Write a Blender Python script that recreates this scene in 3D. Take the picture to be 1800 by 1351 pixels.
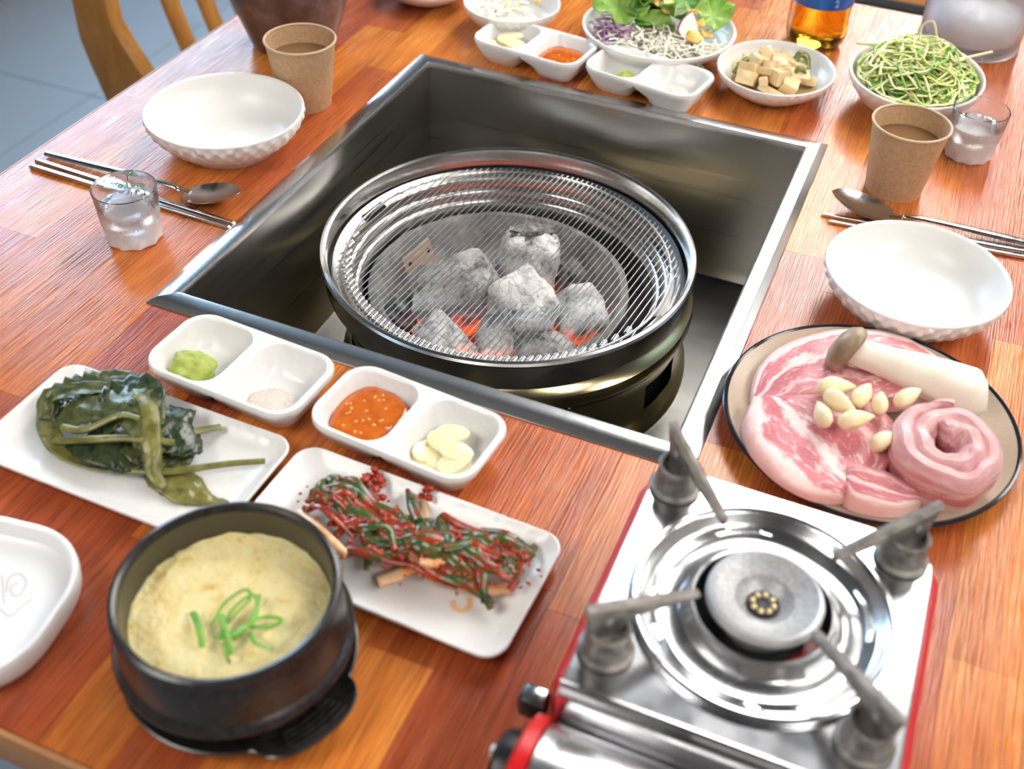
import bpy, bmesh, math, random
from mathutils import Vector, Matrix, noise
from math import sin, cos, pi, radians as rad

sc = bpy.context.scene
for o in list(bpy.data.objects):
    bpy.data.objects.remove(o)
COL = sc.collection

# ------------------------------------------------------------------ camera
# world: metres, table top at z = 0, origin in the middle of the grill basin
RM = Matrix(((0.9218077, 0.2795195, -0.2685877),
             (0.3863530, -0.6058906, 0.6954336),
             (0.0316525, -0.7448258, -0.6665078)))
FPX = 1958.03
CAM = Vector((0.30397, -0.80147, 0.56))
cd = bpy.data.cameras.new('camera')
cam = bpy.data.objects.new('camera', cd)
COL.objects.link(cam)
cx, cy, cz = RM.col[0], -RM.col[1], -RM.col[2]
cam.matrix_world = Matrix(((cx.x, cy.x, cz.x, CAM.x), (cx.y, cy.y, cz.y, CAM.y), (cx.z, cy.z, cz.z, CAM.z), (0, 0, 0, 1)))
cd.sensor_fit = 'HORIZONTAL'
cd.sensor_width = 36
cd.lens = FPX / 1800 * 36
cd.clip_start = 0.02
cd.dof.use_dof = True
cd.dof.focus_distance = 0.95
cd.dof.aperture_fstop = 5.6
sc.camera = cam

# ------------------------------------------------------------------ light
EXPOSURE = 0.08
PANEL = 12.0        # ceiling panels
SKY = 14.0          # daylight outside the windows
sc.view_settings.view_transform = 'Standard'
sc.view_settings.look = 'None'
sc.view_settings.exposure = EXPOSURE
sc.view_settings.gamma = 1
sc.view_settings.use_curve_mapping = False
w = bpy.data.worlds.new('daylight')
sc.world = w
w.use_nodes = True
bgn = w.node_tree.nodes['Background']
bgn.inputs[0].default_value = (0.50, 0.74, 1.0, 1)
bgn.inputs[1].default_value = SKY


def portal(name, loc, rot, sx, sy):
    l = bpy.data.lights.new(name, 'AREA')
    l.shape = 'RECTANGLE'
    l.size, l.size_y = sx, sy
    l.cycles.is_portal = True
    o = bpy.data.objects.new(name, l)
    o.location = loc
    o.rotation_euler = rot
    COL.objects.link(o)


def at(px, py, z=0.0):
    """point at height z seen at the given place of the photograph"""
    d = RM @ Vector((px - 900, py - 675.5, FPX))
    return CAM + d * ((z - CAM.z) / d.z)


# ------------------------------------------------------------------ materials
class Mat:
    def __init__(self, name):
        m = bpy.data.materials.new(name)
        m.use_nodes = True
        self.m = m
        self.t = m.node_tree
        self.b = self.t.nodes['Principled BSDF']

    def n(self, kind, **kw):
        x = self.t.nodes.new(kind)
        for k, v in kw.items():
            setattr(x, k, v)
        return x

    def l(self, a, b):
        self.t.links.new(a, b)

    def set(self, **kw):
        for k, v in kw.items():
            i = self.b.inputs[k.replace('_', ' ')]
            if isinstance(v, (tuple, list)) and len(v) == 3 and i.type == 'RGBA':
                v = (*v, 1)
            i.default_value = v
        return self

    def coord(self, kind='Object', scale=(1, 1, 1), rnd=False):
        if kind == 'World':
            s = self.n('ShaderNodeNewGeometry').outputs['Position']
        else:
            s = self.n('ShaderNodeTexCoord').outputs[kind]
        if rnd:
            oi = self.n('ShaderNodeObjectInfo')
            mu = self.n('ShaderNodeMath', operation='MULTIPLY')
            self.l(oi.outputs['Random'], mu.inputs[0])
            mu.inputs[1].default_value = 7.31
            ad = self.n('ShaderNodeVectorMath', operation='ADD')
            self.l(s, ad.inputs[0])
            self.l(mu.outputs[0], ad.inputs[1])
            s = ad.outputs[0]
        mp = self.n('ShaderNodeVectorMath', operation='MULTIPLY')
        self.l(s, mp.inputs[0])
        mp.inputs[1].default_value = scale
        return mp.outputs[0]

    def noise(self, vec, scale=1.0, detail=3, rough=0.55, dist=0.0):
        x = self.n('ShaderNodeTexNoise')
        self.l(vec, x.inputs['Vector'])
        x.inputs['Scale'].default_value = scale
        x.inputs['Detail'].default_value = detail
        x.inputs['Roughness'].default_value = rough
        x.inputs['Distortion'].default_value = dist
        return x.outputs[0]

    def vor(self, vec, scale=1.0, feature='F1', out='Distance'):
        x = self.n('ShaderNodeTexVoronoi', feature=feature)
        self.l(vec, x.inputs['Vector'])
        x.inputs['Scale'].default_value = scale
        return x.outputs[out]

    def ramp(self, fac, stops, interp='LINEAR'):
        x = self.n('ShaderNodeValToRGB')
        x.color_ramp.interpolation = interp
        e = x.color_ramp.elements
        while len(e) < len(stops):
            e.new(0.5)
        for i, (p, c) in enumerate(stops):
            e[i].position = p
            if isinstance(c, (int, float)):
                c = (c, c, c)
            e[i].color = (*c, 1)
        self.l(fac, x.inputs[0])
        return x.outputs[0]

    def mix(self, fac, a, b, mode='MIX'):
        x = self.n('ShaderNodeMix', data_type='RGBA', blend_type=mode)
        for s, i in ((fac, 0), (a, 6), (b, 7)):
            if isinstance(s, (int, float)):
                x.inputs[i].default_value = s
            elif isinstance(s, tuple):
                x.inputs[i].default_value = (*s, 1)
            else:
                self.l(s, x.inputs[i])
        return x.outputs[2]

    def math(self, op, a, b):
        x = self.n('ShaderNodeMath', operation=op)
        for s, i in ((a, 0), (b, 1)):
            if isinstance(s, (int, float)):
                x.inputs[i].default_value = s
            else:
                self.l(s, x.inputs[i])
        return x.outputs[0]

    def col(self, s):
        self.l(s, self.b.inputs['Base Color'])
        return self

    def rough(self, s):
        self.l(s, self.b.inputs['Roughness'])
        return self

    def bump(self, s, strength=0.3, dist=0.001):
        x = self.n('ShaderNodeBump')
        x.inputs['Strength'].default_value = strength
        x.inputs['Distance'].default_value = dist
        self.l(s, x.inputs['Height'])
        self.l(x.outputs[0], self.b.inputs['Normal'])
        return self


def plain(name, color, rough=0.5, metal=0.0, var=0.0, vscale=60, **kw):
    m = Mat(name).set(Base_Color=color, Roughness=rough, Metallic=metal, **kw)
    if var:
        v = m.noise(m.coord('World'), vscale, 4)
        m.col(m.mix(v, tuple(max(0, c * (1 - var)) for c in color), tuple(min(1, c * (1 + var)) for c in color)))
    return m


def wood(name, lo, mid, hi, rough=0.20):
    m = Mat(name).set(Roughness=rough, Specular_IOR_Level=0.5)
    g = m.noise(m.coord('World', (38, 4.5, 30), rnd=True), 1, 4, 0.6, 1.2)
    c = m.ramp(g, [(0.30, lo), (0.52, mid), (0.72, hi)])
    st = m.noise(m.coord('World', (620, 16, 100)), 1, 2, 0.6)
    c = m.mix(m.ramp(st, [(0.38, 0.55), (0.56, 0.0)]), c, tuple(x * 0.45 for x in lo))
    m.col(c)
    em = m.noise(m.coord('World', (680, 20, 80)), 1, 2, 0.55)
    m.bump(m.ramp(em, [(0.42, 0.0), (0.62, 1.0)]), 0.16, 0.0005)
    m.rough(m.ramp(em, [(0.35, rough + 0.10), (0.65, rough - 0.05)]))
    return m


WOODS = [wood('wood_orange', (0.50, 0.135, 0.022), (0.66, 0.205, 0.034), (0.78, 0.29, 0.058)),
         wood('wood_red_brown', (0.31, 0.056, 0.020), (0.42, 0.088, 0.028), (0.52, 0.130, 0.042)),
         wood('wood_amber', (0.43, 0.105, 0.020), (0.57, 0.158, 0.030), (0.69, 0.22, 0.046)),
         wood('wood_russet', (0.37, 0.075, 0.020), (0.49, 0.112, 0.028), (0.60, 0.162, 0.042))]
M_edge = plain('edge_band', (0.42, 0.19, 0.07), 0.4, var=0.2)
M_core = plain('table_core', (0.10, 0.05, 0.03), 0.6)
M_black = plain('black_plastic', (0.012, 0.012, 0.014), 0.35)
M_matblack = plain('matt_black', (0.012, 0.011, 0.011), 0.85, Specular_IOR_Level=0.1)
M_blackmetal = plain('black_metal', (0.03, 0.03, 0.03), 0.4, 0.6)


def steel(name, color=(0.62, 0.61, 0.60), rough=0.2, stretch=(3, 300, 300), amp=0.12, bump=0.04, world=False, aniso=0.0):
    m = Mat(name).set(Base_Color=color, Metallic=1.0, Roughness=rough, Anisotropic=aniso)
    v = m.noise(m.coord('World' if world else 'Object', stretch), 1, 3, 0.6)
    m.rough(m.ramp(v, [(0.3, max(0.02, rough - amp)), (0.7, rough + amp)]))
    if bump:
        m.bump(v, bump, 0.0004)
    return m


M_rim = steel('rim_steel', (0.70, 0.70, 0.70), 0.24, (200, 12, 12), 0.012, 0.0)
M_wallx = steel('basin_steel', (0.43, 0.415, 0.39), 0.32, (3, 3, 500), 0.05, 0.02)
M_floordark = steel('darkened_basin_steel', (0.16, 0.155, 0.145), 0.36, (40, 40, 40), 0.08, 0.01)  # basin steel again, darkened: shade on the basin floor put into its colour
M_ring = steel('ring_steel', (0.56, 0.55, 0.54), 0.20, (6, 6, 600), 0.03, 0.0)
M_pan = steel('pan_steel', (0.52, 0.50, 0.48), 0.20, (6, 6, 600), 0.03, 0.0)
M_wire = plain('wire_steel', (0.75, 0.74, 0.73), 0.25, 1.0)
M_drum = steel('tarnished_steel', (0.46, 0.38, 0.21), 0.17, (6, 6, 300), 0.04, 0.0)
M_void = plain('void_black', (0.006, 0.006, 0.006), 0.9)  # near-black that puts the shade inside slots, holes and the well into colour
M_cutlery = steel('cutlery_steel', (0.60, 0.60, 0.60), 0.2, (200, 200, 200), 0.06, 0.0)
M_chrome = steel('stove_chrome', (0.70, 0.70, 0.71), 0.23, (30, 30, 30), 0.06, 0.01)
M_plate = steel('stove_top_steel', (0.48, 0.49, 0.51), 0.20, (25, 25, 25), 0.08, 0.012)
M_cast = Mat('cast_grey').set(Metallic=0.35, Roughness=0.5)
_v = M_cast.noise(M_cast.coord('Object'), 120, 4)
M_cast.col(M_cast.ramp(_v, [(0.3, (0.10, 0.085, 0.075)), (0.6, (0.27, 0.245, 0.22)), (0.8, (0.36, 0.33, 0.30))]))
M_burn = Mat('burner_grey').set(Metallic=0.5, Roughness=0.5)
_v = M_burn.noise(M_burn.coord('Object'), 500, 3)
M_burn.col(M_burn.ramp(_v, [(0.3, (0.32, 0.32, 0.32)), (0.7, (0.54, 0.54, 0.54))]))
M_edgegrey = plain('burner_edge', (0.62, 0.62, 0.62), 0.4, 0.6)
M_brass = plain('brass', (0.80, 0.62, 0.32), 0.3, 1.0)
M_red = plain('red_enamel', (0.55, 0.010, 0.012), 0.3)

# glazed white ware with a fine pressed relief
M_white = Mat('white_glaze').set(Base_Color=(0.80, 0.785, 0.76), Roughness=0.22, Specular_IOR_Level=0.45)
_c = M_white.vor(M_white.coord('Object', (1, 1, 1)), 190, 'SMOOTH_F1')
M_white.bump(_c, 0.26, 0.0012)
M_bowl = Mat('white_bowl').set(Base_Color=(0.82, 0.80, 0.77), Roughness=0.28, Specular_IOR_Level=0.4)
M_tray = plain('white_tray', (0.82, 0.82, 0.82), 0.3)
M_grey = plain('grey_print', (0.66, 0.645, 0.635), 0.5)
M_kraft = Mat('kraft_paper').set(Roughness=0.75, Specular_IOR_Level=0.2)
_v = M_kraft.noise(M_kraft.coord('Object'), 260, 5, 0.7)
M_kraft.col(M_kraft.ramp(_v, [(0.3, (0.44, 0.27, 0.145)), (0.7, (0.58, 0.385, 0.225))]))
M_kraftrim = plain('kraft_rim', (0.62, 0.46, 0.30), 0.7)
M_glass = Mat('clear_glass').set(Base_Color=(0.97, 0.98, 0.98), Roughness=0.03, Transmission_Weight=1.0, IOR=1.45)
M_frost = Mat('misted_glass').set(Base_Color=(0.97, 0.98, 1.0), IOR=1.42)
_s = M_frost.n('ShaderNodeSeparateXYZ')
M_frost.l(M_frost.n('ShaderNodeTexCoord').outputs['Object'], _s.inputs[0])
_v = M_frost.noise(M_frost.coord('Object', (1, 1, 1)), 420, 4)
_q = M_frost.math('ADD', M_frost.math('MULTIPLY', _s.outputs['Z'], 20.0), M_frost.math('MULTIPLY', M_frost.math('SUBTRACT', _v, 0.5), 0.25))
# cold water has misted the glass up to the water line
M_frost.l(M_frost.ramp(_q, [(0.10, 0.30), (0.25, 0.50), (0.60, 0.72), (0.74, 0.97)]), M_frost.b.inputs['Transmission Weight'])
M_frost.rough(M_frost.ramp(_q, [(0.10, 0.30), (0.60, 0.26), (0.76, 0.05)]))
M_frost.bump(_v, 0.25, 0.0006)
M_water = Mat('water').set(Base_Color=(1, 1, 1), Roughness=0.0, Transmission_Weight=1.0, IOR=1.33)
M_greenink = plain('green_ink', (0.12, 0.42, 0.06), 0.4)

def coal_mat(name, k):
    M_coal = Mat(name).set(Roughness=0.9, Specular_IOR_Level=0.1)
    _o = M_coal.coord('Object', rnd=True)
    _a = M_coal.noise(_o, 55, 5, 0.65, 0.4)
    _dd = M_coal.n('ShaderNodeTexNoise')
    M_coal.l(_o, _dd.inputs['Vector'])
    _dd.inputs['Scale'].default_value = 60
    _dm = M_coal.n('ShaderNodeVectorMath', operation='SCALE')
    M_coal.l(_dd.outputs[1], _dm.inputs[0])
    _dm.inputs['Scale'].default_value = 0.03
    _da = M_coal.n('ShaderNodeVectorMath', operation='ADD')
    M_coal.l(_o, _da.inputs[0])
    M_coal.l(_dm.outputs[0], _da.inputs[1])
    _k = M_coal.vor(_da.outputs[0], 62, 'DISTANCE_TO_EDGE')
    _c = M_coal.ramp(_a, [(0.28, (0.08 * k, 0.075 * k, 0.07 * k)), (0.41, (0.36 * k, 0.345 * k, 0.33 * k)), (0.57, (0.66 * k, 0.645 * k, 0.625 * k)), (0.8, (0.80 * k, 0.78 * k, 0.76 * k))])
    _c = M_coal.mix(M_coal.ramp(_k, [(0.0, 0.5), (0.035, 0.0)]), _c, (0.10, 0.09, 0.085))
    M_coal.col(_c)
    M_coal.bump(M_coal.math('ADD', M_coal.math('MULTIPLY', M_coal.noise(_o, 160, 4), 0.6), M_coal.ramp(_k, [(0.0, 0.0), (0.05, 0.2)])), 0.8, 0.0025)
    _z = M_coal.n('ShaderNodeSeparateXYZ')
    M_coal.l(M_coal.n('ShaderNodeNewGeometry').outputs['Position'], _z.inputs[0])
    _n = M_coal.noise(M_coal.coord('World'), 38, 2)
    _h = M_coal.math('ADD', M_coal.math('MULTIPLY', M_coal.math('ADD', _z.outputs['Z'], 0.106), 20.0), M_coal.math('MULTIPLY', M_coal.math('SUBTRACT', _n, 0.5), 1.3))
    # embers are hottest at the bottom of the heap, where the air comes in
    M_coal.l(M_coal.ramp(_h, [(0.0, 1.1), (0.16, 0.7), (0.38, 0.0)]), M_coal.b.inputs['Emission Strength'])
    M_coal.set(Emission_Color=(1.0, 0.10, 0.015))
    return M_coal


M_coal = coal_mat('ashy_charcoal', 1.0)
M_coalgrey = coal_mat('grey_charcoal', 0.66)
M_coaldark = Mat('dark_charcoal').set(Roughness=0.9, Specular_IOR_Level=0.1)
_o = M_coaldark.coord('Object', rnd=True)
_a = M_coaldark.noise(_o, 90, 5, 0.7)
M_coaldark.col(M_coaldark.ramp(_a, [(0.35, (0.03, 0.03, 0.03)), (0.6, (0.24, 0.225, 0.21)), (0.75, (0.45, 0.43, 0.41))]))
M_coaldark.bump(_a, 0.8, 0.002)
M_ember = Mat('glowing_ember').set(Base_Color=(0.2, 0.02, 0.01), Roughness=0.9, Emission_Color=(1.0, 0.16, 0.02))
_v = M_ember.noise(M_ember.coord('World'), 70, 3)
M_ember.l(M_ember.ramp(_v, [(0.35, 0.15), (0.6, 1.25)]), M_ember.b.inputs['Emission Strength'])
M_pot = Mat('ashy_iron').set(Roughness=0.75, Metallic=0.2)
_v = M_pot.noise(M_pot.coord('Object'), 45, 6, 0.7)
M_pot.col(M_pot.ramp(_v, [(0.3, (0.12, 0.118, 0.115)), (0.55, (0.26, 0.245, 0.23)), (0.75, (0.48, 0.43, 0.37))]))
M_pot.bump(_v, 0.4, 0.0015)

M_stone = Mat('black_stoneware').set(Roughness=0.26, Specular_IOR_Level=0.5)
_v = M_stone.noise(M_stone.coord('Object'), 200, 4)
M_stone.col(M_stone.ramp(_v, [(0.3, (0.012, 0.011, 0.011)), (0.7, (0.030, 0.027, 0.026))]))
M_stone.bump(_v, 0.12, 0.0006)
M_stonein = plain('stoneware_inside', (0.06, 0.052, 0.032), 0.35)
M_egg = Mat('steamed_egg').set(Roughness=0.55, Subsurface_Weight=0.15, Subsurface_Scale=0.01)
_v = M_egg.noise(M_egg.coord('Object'), 75, 6, 0.7)
M_egg.col(M_egg.ramp(_v, [(0.30, (0.66, 0.44, 0.12)), (0.43, (0.88, 0.72, 0.32)), (0.7, (0.95, 0.85, 0.50))]))
M_egg.bump(M_egg.noise(M_egg.coord('Object'), 260, 4, 0.7), 1.0, 0.003)


def leafy(name, lo, hi, rough=0.4, scale=60, st=(1, 1, 1), **kw):
    m = Mat(name).set(Roughness=rough, **kw)
    v = m.noise(m.coord('World', st), scale, 4, 0.6)
    m.col(m.ramp(v, [(0.32, lo), (0.68, hi)]))
    m.bump(m.noise(m.coord('World', st), scale * 4, 3), 0.3, 0.0008)
    return m


M_scal = leafy('scallion_green', (0.10, 0.30, 0.03), (0.28, 0.52, 0.07), 0.4)
M_namul = leafy('pickled_leaf', (0.030, 0.042, 0.014), (0.130, 0.140, 0.045), 0.32, 140)
M_namul2 = leafy('pickled_stem', (0.080, 0.085, 0.018), (0.26, 0.235, 0.065), 0.32, 90)
M_namul3 = leafy('pickled_dark_leaf', (0.014, 0.026, 0.014), (0.060, 0.080, 0.032), 0.25, 140)
M_kgreen = Mat('kimchi_green').set(Roughness=0.22)
_v = M_kgreen.noise(M_kgreen.coord('World'), 95, 4, 0.6)
M_kgreen.col(M_kgreen.ramp(_v, [(0.30, (0.014, 0.030, 0.008)), (0.50, (0.070, 0.100, 0.018)), (0.56, (0.18, 0.040, 0.010)), (0.72, (0.34, 0.030, 0.010))]))
M_kgreen.bump(M_kgreen.noise(M_kgreen.coord('World'), 400, 3), 0.4, 0.001)
M_kred = leafy('kimchi_red', (0.15, 0.014, 0.006), (0.46, 0.060, 0.014), 0.22, 140)
M_kwhite = leafy('kimchi_stalk', (0.80, 0.28, 0.07), (0.90, 0.72, 0.45), 0.25, 75)
M_pepper = leafy('pepper_paste', (0.24, 0.012, 0.006), (0.56, 0.055, 0.014), 0.25, 300)
M_stain = plain('pepper_stain', (0.80, 0.47, 0.25), 0.35)
M_sauce = Mat('red_brown_sauce').set(Roughness=0.12, Specular_IOR_Level=0.6)
_v = M_sauce.noise(M_sauce.coord('World'), 110, 4)
M_sauce.col(M_sauce.ramp(_v, [(0.3, (0.44, 0.080, 0.008)), (0.7, (0.62, 0.155, 0.016))]))
M_seed = plain('sesame_seed', (0.85, 0.50, 0.16), 0.3)
M_wasabi = leafy('wasabi_green', (0.27, 0.34, 0.04), (0.46, 0.52, 0.12), 0.6, 130)
M_salt = leafy('pepper_salt', (0.50, 0.40, 0.33), (0.80, 0.73, 0.66), 0.9, 900)
M_garlic = plain('garlic', (0.90, 0.79, 0.50), 0.32, var=0.06, Subsurface_Weight=0.15, Subsurface_Scale=0.006)
M_garlicslice = plain('garlic_slice', (0.86, 0.77, 0.48), 0.3, var=0.06, Subsurface_Weight=0.15, Subsurface_Scale=0.004)
M_sticker = plain('stone_beige', (0.44, 0.34, 0.25), 0.3, var=0.1, vscale=300)
M_rimdark = plain('dark_rim_glaze', (0.012, 0.016, 0.022), 0.12)


def meat(name, streak=9.0, off=0.0, bands=None):
    """v runs from the rind (0) to the inner edge (1), u along the slab"""
    m = Mat(name).set(Roughness=0.36, Specular_IOR_Level=0.5, Subsurface_Weight=0.12, Subsurface_Scale=0.006, Subsurface_Radius=(1.0, 0.3, 0.25))
    uv = m.n('ShaderNodeUVMap').outputs[0]
    ad = m.n('ShaderNodeVectorMath', operation='ADD')
    m.l(uv, ad.inputs[0])
    ad.inputs[1].default_value = (off, 0, off)
    mu = m.n('ShaderNodeVectorMath', operation='MULTIPLY')
    m.l(ad.outputs[0], mu.inputs[0])
    mu.inputs[1].default_value = (3.0, 4.0, 1)
    d = m.noise(mu.outputs[0], 1.2, 4, 0.6)
    sp = m.n('ShaderNodeSeparateXYZ')
    m.l(uv, sp.inputs[0])
    v = m.math('ADD', sp.outputs[1], m.math('MULTIPLY', m.math('SUBTRACT', d, 0.5), 0.42))
    band = m.ramp(v, bands or [(0.0, (0.78, 0.46, 0.42)), (0.05, (0.84, 0.62, 0.57)), (0.12, (0.86, 0.70, 0.66)), (0.17, (0.62, 0.20, 0.22)),
                      (0.33, (0.56, 0.15, 0.18)), (0.38, (0.82, 0.60, 0.56)), (0.44, (0.84, 0.65, 0.61)), (0.48, (0.55, 0.15, 0.18)), (0.70, (0.60, 0.19, 0.21)), (0.74, (0.80, 0.55, 0.52)), (0.80, (0.57, 0.16, 0.19)), (1.0, (0.63, 0.25, 0.26))])
    mv = m.n('ShaderNodeVectorMath', operation='MULTIPLY')
    m.l(ad.outputs[0], mv.inputs[0])
    mv.inputs[1].default_value = (streak * 0.55, streak, 1)
    s = m.noise(mv.outputs[0], 1.6, 5, 0.65, 1.5)
    c = m.mix(m.ramp(s, [(0.54, 0.0), (0.64, 0.75)]), band, (0.84, 0.62, 0.58))
    m.col(c)
    m.bump(m.noise(m.coord('World'), 420, 4), 0.35, 0.0012)
    return m


M_meat = meat('pork_slab')
M_meat2 = meat('pork_slab_front', 7.0, 3.7)
M_meat3 = meat('pork_roll', 6.0, 8.1, [(0.0, (0.74, 0.50, 0.50)), (0.30, (0.76, 0.54, 0.54)), (0.44, (0.72, 0.47, 0.48)), (0.50, (0.58, 0.20, 0.21)), (0.62, (0.60, 0.21, 0.22)), (0.68, (0.80, 0.57, 0.55)), (0.78, (0.64, 0.27, 0.28)), (0.84, (0.80, 0.55, 0.54)), (0.92, (0.70, 0.36, 0.37)), (1.0, (0.76, 0.46, 0.46))])
M_rind = leafy('pork_rind', (0.74, 0.42, 0.38), (0.80, 0.52, 0.47), 0.35, 50)
M_stem = leafy('mushroom_stem', (0.80, 0.70, 0.56), (0.88, 0.82, 0.72), 0.55, 40, (1, 1, 1))
M_cap = leafy('mushroom_cap', (0.22, 0.135, 0.075), (0.42, 0.30, 0.19), 0.4, 55)
M_gill = leafy('mushroom_cut', (0.62, 0.55, 0.46), (0.75, 0.69, 0.60), 0.6, 60)
M_radish = plain('pickled_radish', (0.78, 0.59, 0.32), 0.25, var=0.2, vscale=90, Subsurface_Weight=0.2, Subsurface_Scale=0.005)
M_chili = leafy('pickled_chili', (0.10, 0.13, 0.02), (0.22, 0.22, 0.04), 0.25)
M_redchip = plain('red_chili', (0.65, 0.04, 0.02), 0.25)
M_broth = plain('pickle_broth', (0.80, 0.60, 0.30), 0.06, Transmission_Weight=0.4)
M_lettuce = leafy('lettuce', (0.20, 0.42, 0.05), (0.44, 0.64, 0.16), 0.4, 50)
M_lettuced = leafy('dark_lettuce', (0.07, 0.24, 0.03), (0.24, 0.46, 0.08), 0.4, 50)
M_purple = leafy('purple_cabbage', (0.20, 0.05, 0.20), (0.50, 0.28, 0.48), 0.4, 80)
M_cabbage = leafy('white_cabbage', (0.72, 0.66, 0.50), (0.88, 0.85, 0.74), 0.4, 80)
M_flake = leafy('corn_flake', (0.80, 0.42, 0.06), (0.92, 0.66, 0.22), 0.5, 90)
M_pear = plain('pear_slice', (0.82, 0.74, 0.66), 0.35, var=0.06)
M_pearskin = plain('dark_skin', (0.20, 0.06, 0.09), 0.4)
M_pale = leafy('pale_scallion', (0.78, 0.72, 0.30), (0.92, 0.88, 0.56), 0.35, 120)
M_midsc = leafy('yellow_green_scallion', (0.48, 0.58, 0.11), (0.70, 0.76, 0.24), 0.35, 120)
M_clay = Mat('dark_clay').set(Roughness=0.28, Specular_IOR_Level=0.5)
_v = M_clay.noise(M_clay.coord('Object'), 30, 6, 0.7)
M_clay.col(M_clay.ramp(_v, [(0.3, (0.080, 0.044, 0.040)), (0.55, (0.145, 0.092, 0.084)), (0.72, (0.25, 0.195, 0.18))]))
M_amber = Mat('amber_drink').set(Base_Color=(0.96, 0.66, 0.10), Roughness=0.02, Transmission_Weight=1.0, IOR=1.35)
M_pet = Mat('bottle_plastic').set(Base_Color=(0.97, 0.86, 0.58), Roughness=0.05, Transmission_Weight=1.0, IOR=1.30)
M_label = Mat('blue_label').set(Roughness=0.3)
_v = M_label.noise(M_label.coord('Object', (90, 90, 25)), 1, 3)
M_label.col(M_label.ramp(_v, [(0.35, (0.012, 0.09, 0.42)), (0.65, (0.03, 0.22, 0.70))]))
M_print = plain('label_print', (0.55, 0.75, 0.9), 0.4)
M_pitch = Mat('frosted_plastic').set(Base_Color=(0.96, 0.96, 0.98), Roughness=0.22, Transmission_Weight=0.88, IOR=1.25)
M_ice = plain('crushed_ice', (0.90, 0.92, 0.94), 0.25, Transmission_Weight=0.3, Subsurface_Weight=0.2, Subsurface_Scale=0.02)
M_chair = Mat('chair_wood').set(Roughness=0.35)
_v = M_chair.noise(M_chair.coord('World', (20, 20, 3)), 1.6, 4, 0.6, 1.0)
M_chair.col(M_chair.ramp(_v, [(0.3, (0.26, 0.105, 0.020)), (0.7, (0.46, 0.215, 0.048))]))
M_bench = plain('bench_wood', (0.20, 0.078, 0.016), 0.8, var=0.25, vscale=12, Specular_IOR_Level=0.15)
M_tile = plain('floor_tile', (0.17, 0.20, 0.23), 0.45, var=0.12, vscale=6)
M_grout = plain('grout', (0.135, 0.16, 0.185), 0.8)
M_wall = plain('wall_paint', (0.22, 0.19, 0.165), 0.8, var=0.05, vscale=3)
M_ceil = plain('ceiling_paint', (0.09, 0.085, 0.08), 0.9)
M_frame = plain('window_frame', (0.10, 0.10, 0.10), 0.4)
M_led = Mat('panel_diffuser').set(Base_Color=(0.9, 0.9, 0.9), Emission_Color=(1.0, 0.965, 0.92), Emission_Strength=PANEL)
M_whiteframe = plain('panel_frame', (0.8, 0.8, 0.8), 0.5)


# ------------------------------------------------------------------ mesh helpers
def mk(verts, faces, ang=38, uvs=None):
    me = bpy.data.meshes.new('mesh')
    me.from_pydata([tuple(v) for v in verts], [], faces)
    me.validate()
    me.update()
    bm = bmesh.new()
    bm.from_mesh(me)
    if uvs is None:
        bmesh.ops.recalc_face_normals(bm, faces=bm.faces)
    bm.to_mesh(me)
    bm.free()
    if uvs is not None:
        ul = me.uv_layers.new(name='UVMap')
        for lp in me.loops:
            ul.data[lp.index].uv = uvs[lp.vertex_index]
    if ang:
        me.shade_smooth()
        me.set_sharp_from_angle(angle=rad(ang))
    return me


class MB:
    """collects pieces of one mesh"""
    def __init__(self):
        self.v, self.f, self.mi = [], [], []

    def add(self, v, f, mi=0, xf=None):
        o = len(self.v)
        self.v += [xf @ Vector(p) if xf else Vector(p) for p in v]
        self.f += [tuple(i + o for i in q) for q in f]
        self.mi += [mi] * len(f)
        return self

    def mesh(self, ang=38, mats=None):
        me = mk(self.v, self.f, ang)
        if mats:
            for m in mats:
                me.materials.append(m.m)
            for p, i in zip(me.polygons, self.mi):
                p.material_index = i
        return me


def obj(name, me, mat=None, parent=None, loc=(0, 0, 0), rot=(0, 0, 0), label=None, cat=None, group=None, kind=None, scale=None):
    o = bpy.data.objects.new(name, me)
    COL.objects.link(o)
    if mat is not None and me is not None and len(me.materials) == 0:
        me.materials.append(mat.m)
    if parent is not None:
        o.parent = parent
    o.location = loc
    o.rotation_euler = rot
    if scale:
        o.scale = scale
    for k, v in (('label', label), ('category', cat), ('group', group), ('kind', kind)):
        if v:
            o[k] = v
    return o


def thing(name, label, cat, loc=(0, 0, 0), rot=(0, 0, 0), group=None):
    return obj(name, None, None, None, loc, rot, label, cat, group)


def lathe_vf(prof, n=64, fn=None, a0=0.0, skip=None):
    v, f, rows = [], [], []
    for k, (r, z) in enumerate(prof):
        if r < 1e-7:
            rows.append([len(v)])
            v.append(Vector((0, 0, z)))
        else:
            row = []
            for i in range(n):
                a = a0 + 2 * pi * i / n
                rr, zz = fn(k, r, z, a) if fn else (r, z)
                row.append(len(v))
                v.append(Vector((rr * cos(a), rr * sin(a), zz)))
            rows.append(row)
    for k in range(len(rows) - 1):
        A, B = rows[k], rows[k + 1]
        for i in range(n):
            j = (i + 1) % n
            if skip and skip(k, i):
                continue
            if len(A) == 1 and len(B) == 1:
                continue
            if len(A) == 1:
                f.append((A[0], B[j], B[i]))
            elif len(B) == 1:
                f.append((A[i], A[j], B[0]))
            else:
                f.append((A[i], A[j], B[j], B[i]))
    return v, f


def lathe(prof, n=64, fn=None, ang=38, a0=0.0, skip=None):
    return mk(*lathe_vf(prof, n, fn, a0, skip), ang)


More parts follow.
